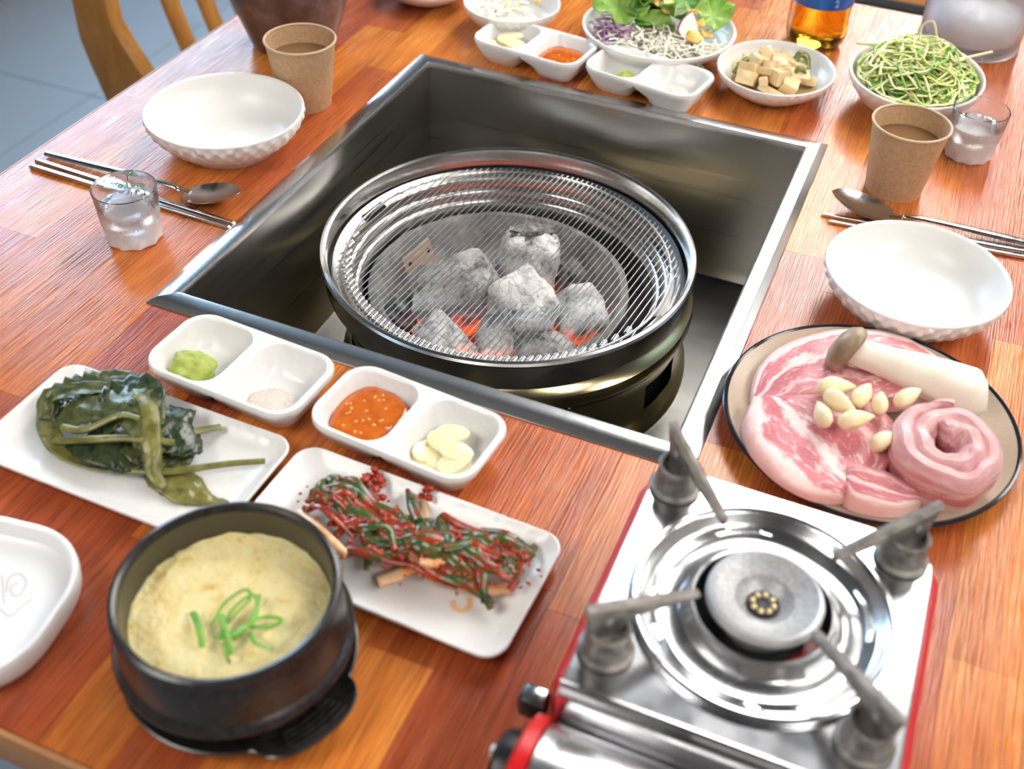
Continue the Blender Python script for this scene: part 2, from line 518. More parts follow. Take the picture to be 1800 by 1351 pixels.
def smoothpath(pts, k=6):
    P = [Vector(p) for p in pts]
    if len(P) < 3:
        return [P[0].lerp(P[-1], i / k) for i in range(k + 1)]
    out = []
    for i in range(len(P) - 1):
        p0 = P[i - 1] if i else P[0] * 2 - P[1]
        p1, p2 = P[i], P[i + 1]
        p3 = P[i + 2] if i + 2 < len(P) else P[-1] * 2 - P[-2]
        for s in range(k):
            t = s / k
            out.append(0.5 * ((2 * p1) + (p2 - p0) * t + (2 * p0 - 5 * p1 + 4 * p2 - p3) * t * t + (3 * p1 - p0 - 3 * p2 + p3) * t ** 3))
    out.append(P[-1])
    return out


def tube_vf(pts, r, n=8, flat=1.0, up=None, cap=True):
    """tube along points; r number or list; flat squeezes it along its normal"""
    P = [Vector(p) for p in pts]
    m = len(P)
    R = r if isinstance(r, (list, tuple)) else [r] * m
    if len(R) != m:
        R = [R[min(len(R) - 1, int(i / (m - 1) * (len(R) - 1)))] * (1 - (i / (m - 1) * (len(R) - 1)) % 1) +
             R[min(len(R) - 1, int(i / (m - 1) * (len(R) - 1)) + 1)] * ((i / (m - 1) * (len(R) - 1)) % 1) for i in range(m)]
    T = [(P[min(i + 1, m - 1)] - P[max(i - 1, 0)]).normalized() for i in range(m)]
    N = Vector(up) if up else (Vector((0, 0, 1)) if abs(T[0].z) < 0.9 else Vector((1, 0, 0)))
    v, f = [], []
    for i in range(m):
        N = (N - T[i] * N.dot(T[i]))
        N.normalize()
        B = T[i].cross(N)
        for k in range(n):
            a = 2 * pi * k / n
            v.append(P[i] + (B * cos(a) + N * sin(a) * flat) * R[i])
    for i in range(m - 1):
        for k in range(n):
            q = (k + 1) % n
            f.append((i * n + k, i * n + q, (i + 1) * n + q, (i + 1) * n + k))
    if cap:
        f.append(tuple(range(n - 1, -1, -1)))
        f.append(tuple(range((m - 1) * n, m * n)))
    return v, f


def tube(pts, r, n=8, flat=1.0, up=None, ang=50):
    return mk(*tube_vf(pts, r, n, flat, up), ang)


def rrect(w, h, r, n=6, ctr=(0, 0)):
    """rounded rectangle; r one radius or four (++, -+, --, +-)"""
    rs = r if isinstance(r, (list, tuple)) else [r] * 4
    out = []
    for (sx, sy), rr, a0 in zip(((1, 1), (-1, 1), (-1, -1), (1, -1)), rs, (0, 90, 180, 270)):
        for k in range(n + 1):
            a = rad(a0 + 90 * k / n)
            out.append((ctr[0] + sx * (w / 2 - rr) + rr * cos(a), ctr[1] + sy * (h / 2 - rr) + rr * sin(a)))
    return out


def loft_vf(loops, cap0=True, cap1=True):
    n = len(loops[0])
    v = [Vector(p) for L in loops for p in L]
    f = []
    for i in range(len(loops) - 1):
        for k in range(n):
            q = (k + 1) % n
            f.append((i * n + k, i * n + q, (i + 1) * n + q, (i + 1) * n + k))
    if cap0:
        f.append(tuple(range(n - 1, -1, -1)))
    if cap1:
        f.append(tuple(range((len(loops) - 1) * n, len(loops) * n)))
    return v, f


def loft(loops, cap0=True, cap1=True, ang=38):
    return mk(*loft_vf(loops, cap0, cap1), ang)


def box_vf(x0, x1, y0, y1, z0, z1):
    return ([(x0, y0, z0), (x1, y0, z0), (x1, y1, z0), (x0, y1, z0), (x0, y0, z1), (x1, y0, z1), (x1, y1, z1), (x0, y1, z1)],
            [(0, 3, 2, 1), (4, 5, 6, 7), (0, 1, 5, 4), (1, 2, 6, 5), (2, 3, 7, 6), (3, 0, 4, 7)])


def bevel(me, w, seg=2, ang=38):
    bm = bmesh.new()
    bm.from_mesh(me)
    bmesh.ops.bevel(bm, geom=[e for e in bm.edges if e.is_manifold and e.calc_face_angle(0) > 0.5], offset=w, segments=seg, affect='EDGES', profile=0.5)
    bm.to_mesh(me)
    bm.free()
    if ang:
        me.shade_smooth()
        me.set_sharp_from_angle(angle=rad(ang))
    return me


def bbox(x0, x1, y0, y1, z0, z1, b=0.0, seg=2):
    me = mk(*box_vf(x0, x1, y0, y1, z0, z1))
    return bevel(me, b, seg) if b else me


def extrude_vf(poly, z0, z1):
    n = len(poly)
    v = [(x, y, z0) for x, y in poly] + [(x, y, z1) for x, y in poly]
    f = [tuple(range(n - 1, -1, -1)), tuple(range(n, 2 * n))] + [(i, (i + 1) % n, n + (i + 1) % n, n + i) for i in range(n)]
    return v, f


_ico = {}


def ico(sub):
    if sub not in _ico:
        bm = bmesh.new()
        bmesh.ops.create_icosphere(bm, subdivisions=sub, radius=1)
        _ico[sub] = ([v.co.copy() for v in bm.verts], [tuple(v.index for v in f.verts) for f in bm.faces])
        bm.free()
    return _ico[sub]


def blob_vf(sx, sy, sz, seed=0, amp=0.12, freq=1.6, sub=3, boxy=0.0, fine=0.0):
    V, F = ico(sub)
    s = Vector((seed * 3.17, seed * 1.71, seed * 5.3))
    out = []
    for p in V:
        q = p.copy()
        if boxy:
            m = max(abs(q.x), abs(q.y), abs(q.z))
            q = q.lerp(q / m * 0.82, boxy)
        d = 1 + amp * noise.noise(p * freq + s) * 2 + fine * noise.noise(p * freq * 4 + s)
        out.append(Vector((q.x * sx, q.y * sy, q.z * sz)) * d)
    return out, F


def blob(*a, ang=60, **k):
    return mk(*blob_vf(*a, **k), ang)


def leaf_vf(path, widths, curl=0.0, ruffle=0.0, rf=3.0, m=4, up=(0, 0, 1), seed=0, crinkle=0.0):
    """a leaf blade along a path: m strips wide, curled up by curl, edges ruffled"""
    P = [Vector(p) for p in path]
    n = len(P)
    v, f = [], []
    U = Vector(up)
    for i in range(n):
        T = (P[min(i + 1, n - 1)] - P[max(i - 1, 0)]).normalized()
        S = T.cross(U)
        S.normalize()
        N = S.cross(T)
        t = i / (n - 1) * (len(widths) - 1)
        k = min(int(t), len(widths) - 2)
        w_ = widths[k] + (widths[k + 1] - widths[k]) * (t - k)
        for j in range(m + 1):
            s = j / m * 2 - 1
            h = curl * w_ * s * s + ruffle * w_ * abs(s) * sin(rf * i + seed + s * 1.5)
            q = P[i] + S * (s * w_) + N * h
            if crinkle:
                q += N * (crinkle * (noise.noise(q * 130 + Vector((seed, 0, 0))) + 0.6 * noise.noise(q * 320)))
            v.append(q)
    for i in range(n - 1):
        for j in range(m):
            a = i * (m + 1) + j
            f.append((a, a + 1, a + m + 2, a + m + 1))
    return v, f


def leaf(name, path, widths, mat, thick=0.0007, sm=4, label=None, cat=None, group=None, parent=None, **k):
    me = mk(*leaf_vf(smoothpath(path, sm), widths, **k), 80)
    o = obj(name, me, mat, parent, label=label, cat=cat, group=group)
    s = o.modifiers.new('thickness', 'SOLIDIFY')
    s.thickness = thick
    s.offset = 0
    return o


# ================================================================== the room
ZF = -0.75
ZC = 1.90
X0, X1, Y0, Y1 = -2.2, 3.0, -3.4, 5.9
floor = obj('floor', bbox(X0, X1, Y0, Y1, ZF - 0.06, ZF - 0.002), M_grout, kind='structure')
tile_me = bbox(-0.2988, 0.2988, -0.2988, 0.2988, -0.008, 0.0, 0.0008, 1)
tile_me.materials.append(M_tile.m)
for i in range(9):
    for j in range(12):
        obj('floor_tile', tile_me, None, floor, (X0 + 0.35 + i * 0.6, -2.2 + j * 0.6, ZF + 0.004))
obj('ceiling', bbox(X0, X1, Y0, Y1, ZC, ZC + 0.06), M_ceil, kind='structure')
obj('wall_back', bbox(X0, X1, Y1, Y1 + 0.1, ZF, ZC), M_wall, kind='structure')
obj('wall_front', bbox(X0, X1, Y0 - 0.1, Y0, ZF, ZC), M_wall, kind='structure')
obj('wall_right', bbox(X1, X1 + 0.1, Y0, Y1, ZF, ZC), M_wall, kind='structure')
WY0, WY1, WZ0, WZ1 = 0.95, 2.75, 0.10, 1.62
b = MB()
for q in ((Y0, WY0, ZF, ZC), (WY1, Y1, ZF, ZC), (WY0, WY1, ZF, WZ0), (WY0, WY1, WZ1, ZC)):
    b.add(*box_vf(X0 - 0.1, X0, *q))
obj('wall_left', b.mesh(), M_wall, kind='structure')
b = MB()
for q in ((WY0, WY0 + 0.05, WZ0, WZ1), (WY1 - 0.05, WY1, WZ0, WZ1), (WY0 + 0.05, WY1 - 0.05, WZ0, WZ0 + 0.05), (WY0 + 0.05, WY1 - 0.05, WZ1 - 0.05, WZ1)):
    b.add(*box_vf(X0 - 0.08, X0 - 0.02, *q))
win = obj('window_1', b.mesh(), M_frame, kind='structure')
for y in (1.55, 2.15):
    obj('mullion', bbox(X0 - 0.07, X0 - 0.03, y, y + 0.05, WZ0 + 0.05, WZ1 - 0.05), M_frame, win)
portal('window_daylight', (X0 - 0.09, (WY0 + WY1) / 2, (WZ0 + WZ1) / 2), (0, rad(-90), 0), WZ1 - WZ0, WY1 - WY0)

# ceiling panels: one row over the table's right half; the others are added fill
pf = MB()
for q in ((-0.47, 0.47, -0.63, -0.59), (-0.47, 0.47, 0.59, 0.63), (-0.47, -0.43, -0.59, 0.59), (0.43, 0.47, -0.59, 0.59)):
    pf.add(*box_vf(*q, -0.03, 0.0))
pf_me = pf.mesh()
pf_me.materials.append(M_whiteframe.m)
pd_me = bbox(-0.43, 0.43, -0.59, 0.59, -0.02, -0.004)
pd_me.materials.append(M_led.m)
for x, y, lb in ((0.26, 1.55, 'flat square ceiling light panel just beyond the table end'),
                 (0.26, 2.83, 'flat square ceiling light panel over the middle of the room'), (0.26, 4.11, 'flat square ceiling light panel in front of the back wall'),
                 (0.26, 5.24, 'flat square ceiling light panel closest to the back wall'), (1.95, -1.4, 'flat square fill light panel added at the right behind the viewer'),
                 (1.95, 0.3, 'flat square fill light panel added at the right of the table'), (-0.95, -1.75, 'flat square fill light panel added at the left behind the viewer'), (1.95, 2.0, 'flat square fill light panel added at the right beyond the table')):
    t = thing('ceiling_light', lb, 'light', (x, y, ZC - 0.001), group='ceiling light panels')
    obj('frame', pf_me, None, t)
    obj('diffuser', pd_me, None, t)

# ================================================================== the table
TX0, TX1, TY0, TY1 = -0.466, 0.457, -0.597, 0.620
H = 0.222
table = thing('dining_table', 'wooden restaurant table of orange and red-brown staves with a built-in grill basin', 'table', (0, 0, ZF))
dz = -ZF
b = MB()
for q in ((TX0, -H, TY0, TY1), (H, TX1, TY0, TY1), (-H, H, TY0, -0.238), (-H, H, 0.238, TY1)):
    b.add(*box_vf(q[0] + 0.002, q[1] - 0.002, q[2] + 0.002, q[3] - 0.002, dz - 0.032, dz - 0.005))
obj('top_core', b.mesh(), M_core, table)
for q in ((TX0 - 0.004, TX1 + 0.004, TY0 - 0.004, TY0), (TX0 - 0.004, TX1 + 0.004, TY1, TY1 + 0.004), (TX0 - 0.004, TX0, TY0, TY1), (TX1, TX1 + 0.004, TY0, TY1)):
    obj('edge_band', bbox(*q, dz - 0.034, dz - 0.0004, 0.001, 2), M_edge, table)
for x in (TX0 + 0.07, TX1 - 0.07):
    for y in (TY0 + 0.08, TY1 - 0.08):
        obj('leg', bbox(x - 0.025, x + 0.025, y - 0.025, y + 0.025, 0, dz - 0.032, 0.004), M_blackmetal, table)
rng = random.Random(11)
xs = [TX0 + i * (-H - TX0) / 5 for i in range(5)] + [-H + i * 2 * H / 10 for i in range(10)] + [H + i * (TX1 - H) / 5 for i in range(6)]
prev = -1
for i in range(len(xs) - 1):
    mid = (xs[i] + xs[i + 1]) / 2
    spans = [(TY0, TY1)] if abs(mid) > H else [(TY0, -0.238), (0.238, TY1)]
    for y0, y1 in spans:
        y = y0 - rng.uniform(0.0, 0.22)
        while y < y1 - 1e-4:
            ln = rng.uniform(0.26, 0.46)
            e = y + ln
            if y1 - e < 0.07:
                e = y1
            a, c = max(y, y0), min(e, y1)
            if c - a > 0.012:
                k = rng.choices((0, 1, 2, 3), (0.28, 0.22, 0.28, 0.22))[0]
                if k == prev:
                    k = (k + 1) % 4
                prev = k
                if i == len(xs) - 2 and c < 0.1:
                    k = 0
                if i == len(xs) - 3 and a < -0.2:
                    k = 3
                g = 0.00012
                x0_, x1_ = xs[i] + g, xs[i + 1] - g
                m_ = Vector(((x0_ + x1_) / 2, (a + c) / 2, 0))
                obj('plank', mk(*box_vf(x0_ - m_.x, x1_ - m_.x, a + g - m_.y, c - g - m_.y, -0.005, 0.0)), WOODS[k], table, (m_.x, m_.y, dz))
            y = e

# ================================================================== grill basin
basin = thing('grill_basin', 'square stainless steel basin sunk into the middle of the table', 'grill basin', (0, 0, -0.175))
bz = 0.175
OX, OY = 0.2285, 0.2505
prof = [(0.0, 0.0006), (0.0005, 0.0014), (0.0060, 0.0042), (0.0072, 0.0046), (0.0180, 0.0046), (0.0195, 0.0042), (0.0200, 0.003), (0.0200, -0.004)]
for sx, sy in ((0, -1), (1, 0), (0, 1), (-1, 0)):
    v, f = [], []
    for d, z in prof:
        hx, hy = OX - d, OY - d
        if sx == 0:
            v += [(-hx * -sy, sy * hy, z + bz), (hx * -sy, sy * hy, z + bz)]
        else:
            v += [(sx * hx, -sx * hy, z + bz), (sx * hx, sx * hy, z + bz)]
    for k in range(len(prof) - 1):
        f.append((2 * k, 2 * k + 1, 2 * k + 3, 2 * k + 2))
    obj('rim_strip', mk(v, f, 25), M_rim, basin)
ix, iy = OX - 0.020, OY - 0.020
jx, jy = ix - 0.006, iy - 0.018
zb = bz - 0.163
for sx, sy in ((0, -1), (1, 0), (0, 1), (-1, 0)):
    # sheet wall 1 mm thick, leaning in a little, with a small bend at the foot
    v, f = [], []
    for t_ in (0.0, 0.001):
        for (hx, hy, z) in ((ix, iy, bz - 0.002), (jx + 0.001, jy + 0.002, zb + 0.010), (jx - 0.003, jy - 0.003, zb)):
            hx += t_
            hy += t_
            if sx == 0:
                v += [(-hx * -sy, sy * hy, z), (hx * -sy, sy * hy, z)]
            else:
                v += [(sx * hx, -sx * hy, z), (sx * hx, sx * hy, z)]
    f = [(0, 1, 3, 2), (2, 3, 5, 4), (7, 6, 8, 9), (9, 8, 10, 11), (0, 6, 7, 1), (4, 5, 11, 10)]
    obj('basin_wall', mk(v, f, 25), M_wallx, basin)
obj('basin_floor', bbox(-jx + 0.001, jx - 0.001, -jy + 0.001, jy - 0.001, zb - 0.002, zb), M_floordark, basin)
ZB = -0.163

# ================================================================== brazier
GX, GY = -0.016, 0.003
DX, DY = 0.008, 0.005
br = thing('charcoal_brazier', 'round stainless charcoal brazier with a brassy tarnished drum standing in the basin', 'brazier', (GX + DX, GY + DY, ZB))
Z = lambda z: z - ZB


dp = [(0.158, -0.070), (0.160, -0.076), (0.169, -0.082), (0.1705, -0.090), (0.166, -0.099), (0.1635, -0.104), (0.1632, -0.114), (0.1635, -0.128), (0.164, -0.142), (0.168, -0.153), (0.1715, -0.158), (0.172, -0.1625)]
drum = obj('drum', lathe([(r, Z(z)) for r, z in dp], 96, skip=lambda k, i: k in (6, 7) and (i % 16) in (3, 4, 5, 6, 7), a0=rad(-92)), M_drum, br)
obj('drum_lining', lathe([(0.156, Z(-0.072)), (0.156, Z(-0.1625))], 64), M_void, br)
for k in range(6):
    a = rad(-92) + 2 * pi * (k * 16 + 11.5) / 96
    obj('rivet', blob(0.0022, 0.0022, 0.0022, 0, 0, sub=2), M_drum, br, (0.1640 * cos(a), 0.1640 * sin(a), Z(-0.124)))
R0 = (-DX, -DY, 0)
obj('outer_ring', lathe([(0.1690, Z(-0.066)), (0.1690, Z(-0.040)), (0.1700, Z(-0.0365)), (0.1722, Z(-0.0350)), (0.1748, Z(-0.0358)), (0.1760, Z(-0.0380)), (0.1752, Z(-0.0400)), (0.1738, Z(-0.0412)),
                         (0.1732, Z(-0.0620)), (0.1722, Z(-0.0660)), (0.1690, Z(-0.0660))], 128), M_ring, br, R0)
ip = [(0.1665, -0.064), (0.1665, -0.0555), (0.1655, -0.0545), (0.1640, -0.0550), (0.1560, -0.0590), (0.1535, -0.0600), (0.1525, -0.0625), (0.1520, -0.0690), (0.1500, -0.0705), (0.1470, -0.0708), (0.1455, -0.0725), (0.1450, -0.0770),
      (0.1430, -0.0785), (0.1405, -0.0788), (0.1390, -0.0805), (0.1380, -0.0850), (0.1340, -0.1000), (0.1300, -0.1120), (0.1200, -0.1240), (0.0900, -0.1300), (0, -0.1300)]
obj('inner_pan', lathe([(r, Z(z)) for r, z in ip], 128), M_pan, br, R0)
for a in (rad(172), rad(-14)):
    sl = obj('lifting_slot', bbox(-0.004, 0.004, -0.015, 0.015, -0.004, 0.0045, 0.0008, 1), M_void, br, (-DX + 0.1565 * cos(a), -DY + 0.1565 * sin(a), Z(-0.0595)), (0, rad(-25), a))
    obj('slot_lip', bbox(0.003, 0.005, -0.016, 0.016, -0.004, 0.0055, 0.0005, 1), M_pan, sl)

# charcoal pot
pz = -0.140
pot = obj('charcoal_pot', lathe([(0, 0.010), (0.085, 0.010), (0.100, 0.016), (0.112, 0.036), (0.1155, 0.044), (0.1180, 0.0470), (0.1220, 0.0475), (0.1255, 0.0455), (0.1262, 0.0425), (0.1235, 0.040), (0.117, 0.018), (0.100, 0.002), (0.08, 0.0), (0, 0.0)], 96,
                               fn=lambda k, r, z, a: (r + 0.0012 * noise.noise(Vector((cos(a) * 4, sin(a) * 4, z * 60))), z + 0.0008 * noise.noise(Vector((cos(a) * 6, sin(a) * 6, 3))))),
          M_pot, None, (GX - 0.008, GY - 0.002, -0.1305), label='ash-grey round iron charcoal pot inside the brazier', cat='charcoal pot')
pb = obj('bracket', bbox(-0.022, 0.022, -0.0012, 0.0012, -0.011, 0.011, 0.001, 1), M_sticker, pot, (-0.0930, 0.0130, 0.0400), (rad(-16), 0, rad(80)))
for sx in (-0.015, 0.015):
    obj('bracket_hole', mk(*tube_vf([(sx, -0.0016, 0), (sx, 0.0016, 0)], 0.0025, 10)), M_void, pb)

# coals
CO = [  # px, py, z, sx, sy, sz, rot, seed, boxy, amp, label
    ('boxy grey charcoal lump glowing along its right edge, left in the pot', 803, 518, -0.083, 0.040, 0.031, 0.032, (0.25, -0.35, 0.45), 1, 0.55, 0.10, M_coalgrey),
    ('pale upright charcoal stub with a split dark top, rearmost in the pot', 928, 466, -0.080, 0.030, 0.027, 0.036, (-0.15, 0.12, 0.3), 2, 0.40, 0.09, M_coal),
    ('cracked white-ash charcoal lump in the very middle of the pot', 922, 543, -0.074, 0.031, 0.027, 0.034, (0.3, 0.35, -0.5), 3, 0.45, 0.12, M_coal),
    ('rough speckled charcoal lump at the right of the pot', 1014, 558, -0.087, 0.026, 0.024, 0.029, (0.5, -0.2, 0.8), 4, 0.25, 0.16, M_coal),
    ('ragged flat ash-white charcoal piece at the front left of the pot', 785, 606, -0.097, 0.034, 0.017, 0.020, (0.2, 0.3, -0.35), 5, 0.25, 0.16, M_coal),
    ('narrow leaning ash-white charcoal stick at the front of the pot', 872, 606, -0.096, 0.017, 0.026, 0.021, (0.35, 0.1, 0.45), 6, 0.35, 0.12, M_coal),
    ('broad bluish-grey charcoal lump at the front right of the pot', 955, 626, -0.097, 0.028, 0.018, 0.021, (0.1, 0.15, 0.15), 7, 0.3, 0.15, M_coalgrey),
    ('small dark unburnt charcoal bit behind the left grey lump', 722, 548, -0.100, 0.022, 0.018, 0.016, (0, 0.3, 0.4), 8, 0.3, 0.18, M_coaldark),
    ('small dark crumbly charcoal bit beside the upright stub', 998, 490, -0.094, 0.016, 0.015, 0.020, (0.2, 0, 0.4), 9, 0.2, 0.22, M_coaldark),
    ('glowing orange ember chunk low between the front lumps', 915, 588, -0.106, 0.026, 0.020, 0.016, (0, 0, 0.3), 10, 0.3, 0.14, M_ember),
    ('glowing red ember chunk low between the left and middle lumps', 850, 545, -0.104, 0.026, 0.022, 0.014, (0, 0, 0.9), 11, 0.3, 0.14, M_ember),
    ('glowing red ember chunk low between the middle and right lumps', 978, 575, -0.106, 0.024, 0.018, 0.014, (0, 0, 0.2), 12, 0.3, 0.14, M_ember)]
for lb, px, py, z, sx, sy, sz, r, sd, bx_, am, mt in CO:
    p = at(px, py, z)
    obj('charcoal_lump', mk(*blob_vf(sx * 1.14, sy * 1.14, sz * 1.12, sd, am * 0.75, 1.4, 4, bx_ + 0.15, 0.05), 60), mt, None, p, r, lb, 'charcoal', 'charcoal in the pot')

lump2 = [o for o in bpy.data.objects if o.name == 'charcoal_lump.001'][0]
obj('charred_top', mk(*blob_vf(0.021, 0.013, 0.006, 31, 0.3, 2.4, 3, 0, 0.3), 60), M_coaldark, lump2, (-0.002, 0.004, 0.0345), (0.1, 0, 0.6), label='dark split top')
# wire grill mesh
MZ = -0.0515
gm = thing('grill_mesh', 'round stainless wire grill mesh lying in the brazier ring over the coals', 'grill mesh', (GX, GY, MZ), (0, 0, rad(-5.5)))
RW = 0.1585
obj('hoop', mk(*tube_vf([(0.1535 * cos(2 * pi * i / 96), 0.1535 * sin(2 * pi * i / 96), -0.0012) for i in range(97)], 0.0013, 6)), M_wire, gm)
coil = MB()
for k in range(5):
    n1 = 10
    c0 = k * 0.0019
    v, f = [], []
    for i in range(n1):
        a = 2 * pi * i / n1
        for j in range(6):
            bb = 2 * pi * j / 6
            r_ = 0.0019 + 0.0008 * cos(bb)
            v.append((r_ * cos(a), c0 + 0.0008 * sin(bb), r_ * sin(a)))
    for i in range(n1):
        for j in range(6):
            f.append((i * 6 + j, i * 6 + (j + 1) % 6, ((i + 1) % n1) * 6 + (j + 1) % 6, ((i + 1) % n1) * 6 + j))
    coil.add(v, f)
coil_me = coil.mesh(60)
coil_me.materials.append(M_wire.m)
NWIRE = 54
for i in range(NWIRE):
    x = -0.149 + 0.298 * i / (NWIRE - 1)
    h = math.sqrt(max(1e-6, RW * RW - x * x))
    hh = math.sqrt(max(1e-6, 0.1495 ** 2 - x * x)) if abs(x) < 0.1495 else 0.004
    ws = [(x, -h, -0.0015), (x, -hh, -0.0015), (x, -hh + 0.0045, 0.0004), (x, hh, 0.0004), (x, h, 0.0002)]
    w_ = obj('wire', mk(*tube_vf(ws, 0.00060, 6, up=(0, 0, 1))), M_wire, gm)
    if hh > 0.02:
        obj('coil', coil_me, None, w_, (x, -hh - 0.0060, -0.0008))

# ================================================================== tableware
def solidcup(outer, inner, n=72, fn=None, ang=38):
    """closed vessel of revolution: up the outside, down the inside"""
    return lathe(outer + inner[::-1], n, fn, ang)


# ---- paper cups
def paper_cup(p, label):
    t = thing('paper_cup', label, 'cup', p, group='kraft paper cups')
    o = [(0.0, 0.004), (0.0235, 0.004), (0.0240, 0.0), (0.0262, 0.0), (0.0350, 0.0672), (0.0352, 0.068)]
    i = [(0.0, 0.005), (0.0240, 0.005), (0.0258, 0.008), (0.0344, 0.0675)]
    obj('cup_wall', solidcup(o, i), M_kraft, t)
    obj('rolled_rim', mk(*tube_vf([(0.0353 * cos(2 * pi * k / 72), 0.0353 * sin(2 * pi * k / 72), 0.0688) for k in range(73)], 0.0013, 8)), M_kraftrim, t)
    obj('tea', lathe([(0, 0.0500), (0.0316, 0.0500), (0.0318, 0.0506), (0, 0.0506)], 48), M_tea, t)
    return t


M_tea = plain('barley_tea', (0.30, 0.165, 0.075), 0.04, Transmission_Weight=0.3)
paper_cup((0.301, 0.197, 0), 'brown kraft paper cup beside the small water glass on the right')
paper_cup((-0.2865, 0.099, 0), 'brown kraft paper cup behind the empty white bowl, in front of the clay pot')


# ---- white quilted bowls
def quilt(x, a, k, n):
    """pressed diamond facets"""
    u = (a / (2 * pi) * n + k) % 1.0
    v = (a / (2 * pi) * n - k) % 1.0
    return x * (min(u, 1 - u) + min(v, 1 - v))


def bowl(name, p, R, h, label, group=None, sy=1.0, foot=0.62, rot=0.0, q=0.0034):
    t = thing(name, label, 'bowl', p, (0, 0, rot), group)
    o = [(0, 0.0018), (R * foot * 0.9, 0.0018), (R * foot * 0.93, 0.0), (R * foot, 0.0)]
    steps = 18
    for k in range(1, steps + 1):
        s = k / steps
        o.append((R * (foot + (1 - foot) * (1 - (1 - s) ** 1.7)), h * (0.04 + 0.90 * s)))
    o += [(R * 1.003, h * 0.975), (R * 0.995, h), (R * 0.975, h * 1.0)]
    i = [(0, 0.006), (R * 0.5, 0.0062), (R * 0.66, 0.0075)]
    for k in range(1, 7):
        s = k / 6
        i.append((R * (0.70 + 0.255 * (1 - (1 - s) ** 1.6)), 0.0085 + (h - 0.010) * s ** 1.25))

    def fn(k, r, z, a):
        e = 1.0
        if 4 <= k < 4 + steps - 1:
            e = 1 - quilt(q / R * 1.0, a, (k - 4) * 0.125 + 0.1, 34) + q / R * 0.5
        return r * e, z
    obj('bowl_shell', lathe(o + i[::-1], 272, fn, 30), M_bowl, t, scale=(1, sy, 1))
    return t


bowl('soup_bowl', (-0.309, -0.008, 0), 0.0755, 0.0385, 'empty white quilted bowl on the left, in front of a kraft paper cup', 'empty white bowls')
bowl('soup_bowl', (0.339, 0.008, 0), 0.0735, 0.0385, 'empty white quilted bowl on the right, beside the meat plate', 'empty white bowls')


# ---- small tumblers of water
def tumbler(p, label, ink=False):
    t = thing('water_glass', label, 'glass', p, group='small water glasses')
    R0, R1, hh = 0.0238, 0.0272, 0.0510

    def fn(k, r, z, a):
        if z < 0.013 and r > 0.015:
            w_ = max(0, 1 - z / 0.013)
            return r * (1 - 0.10 * w_ ** 0.6 * abs(sin((a + 0.1) * 5))), z
        return r, z
    o = [(0, 0.0012), (R0 * 0.86, 0.0012), (R0 * 0.93, 0.0), (R0, 0.0015), (R0 + 0.0002, 0.006), (R0 + 0.0006, 0.012), (R0 + 0.0016, 0.025), (R1 - 0.0002, hh - 0.002), (R1, hh - 0.0008), (R1 - 0.0007, hh)]
    i = [(0, 0.0105), (R0 * 0.70, 0.0108), (R0 * 0.86, 0.0125), (R0 - 0.0008, 0.020), (R1 - 0.0018, hh - 0.002), (R1 - 0.0014, hh - 0.0005)]
    obj('glass_body', solidcup(o, i, 80, fn), M_frost, t)
    zw = 0.0335
    rr = R0 - 0.0014 + (zw - 0.02) / 0.03 * 0.0026
    obj('water', lathe([(0, 0.0110), (R0 * 0.69, 0.0113), (R0 * 0.84, 0.0130), (R0 - 0.0013, 0.0205), (rr, zw), (0, zw)], 64), M_water, t)
    if ink:
        # green brush-like characters on the far side of the glass
        mk_ = [[(-4.5, 43.5), (-4.3, 39), (-4.6, 36)], [(-4.5, 40.5), (-1, 43), (0.5, 44)], [(-1, 43), (1.2, 40.5)],
               [(-10, 33.5), (-12, 32), (-10.5, 30.6), (-8.6, 32), (-10, 33.5)], [(-5.5, 35), (-5.5, 31), (-5.2, 29)],
               [(-1.5, 33.8), (-3, 32.2), (-1.6, 30.8), (-0.2, 32.2), (-1.5, 33.8)], [(2, 34.5), (2, 30)], [(4, 34), (7, 34), (7, 32.4), (4, 32.2), (4, 30.6), (7.6, 30.6)], [(3.4, 29), (8.4, 29)], [(5.8, 30.6), (5.8, 29)]]
        e = MB()
        for st in mk_:
            pts = []
            for s_, z_ in [(q.x, q.y) for q in smoothpath([(q[0], q[1], 0) for q in st], 4)]:
                a = rad(112) - s_ * 0.045
                z_ += 4.0
                r_ = R0 + (R1 - R0) * (z_ / 51) + 0.0009
                pts.append((r_ * cos(a), r_ * sin(a), z_ * 0.001))
            e.add(*tube_vf(pts, 0.00055, 6))
        obj('green_lettering', e.mesh(60), M_greenink, t)
    return t


tumbler((-0.2935, -0.1775, 0), 'small misted water glass with green lettering beside the chopsticks on the left', True)
tumbler((0.3600, 0.2945, 0), 'small misted water glass beside the scallion salad on the right')


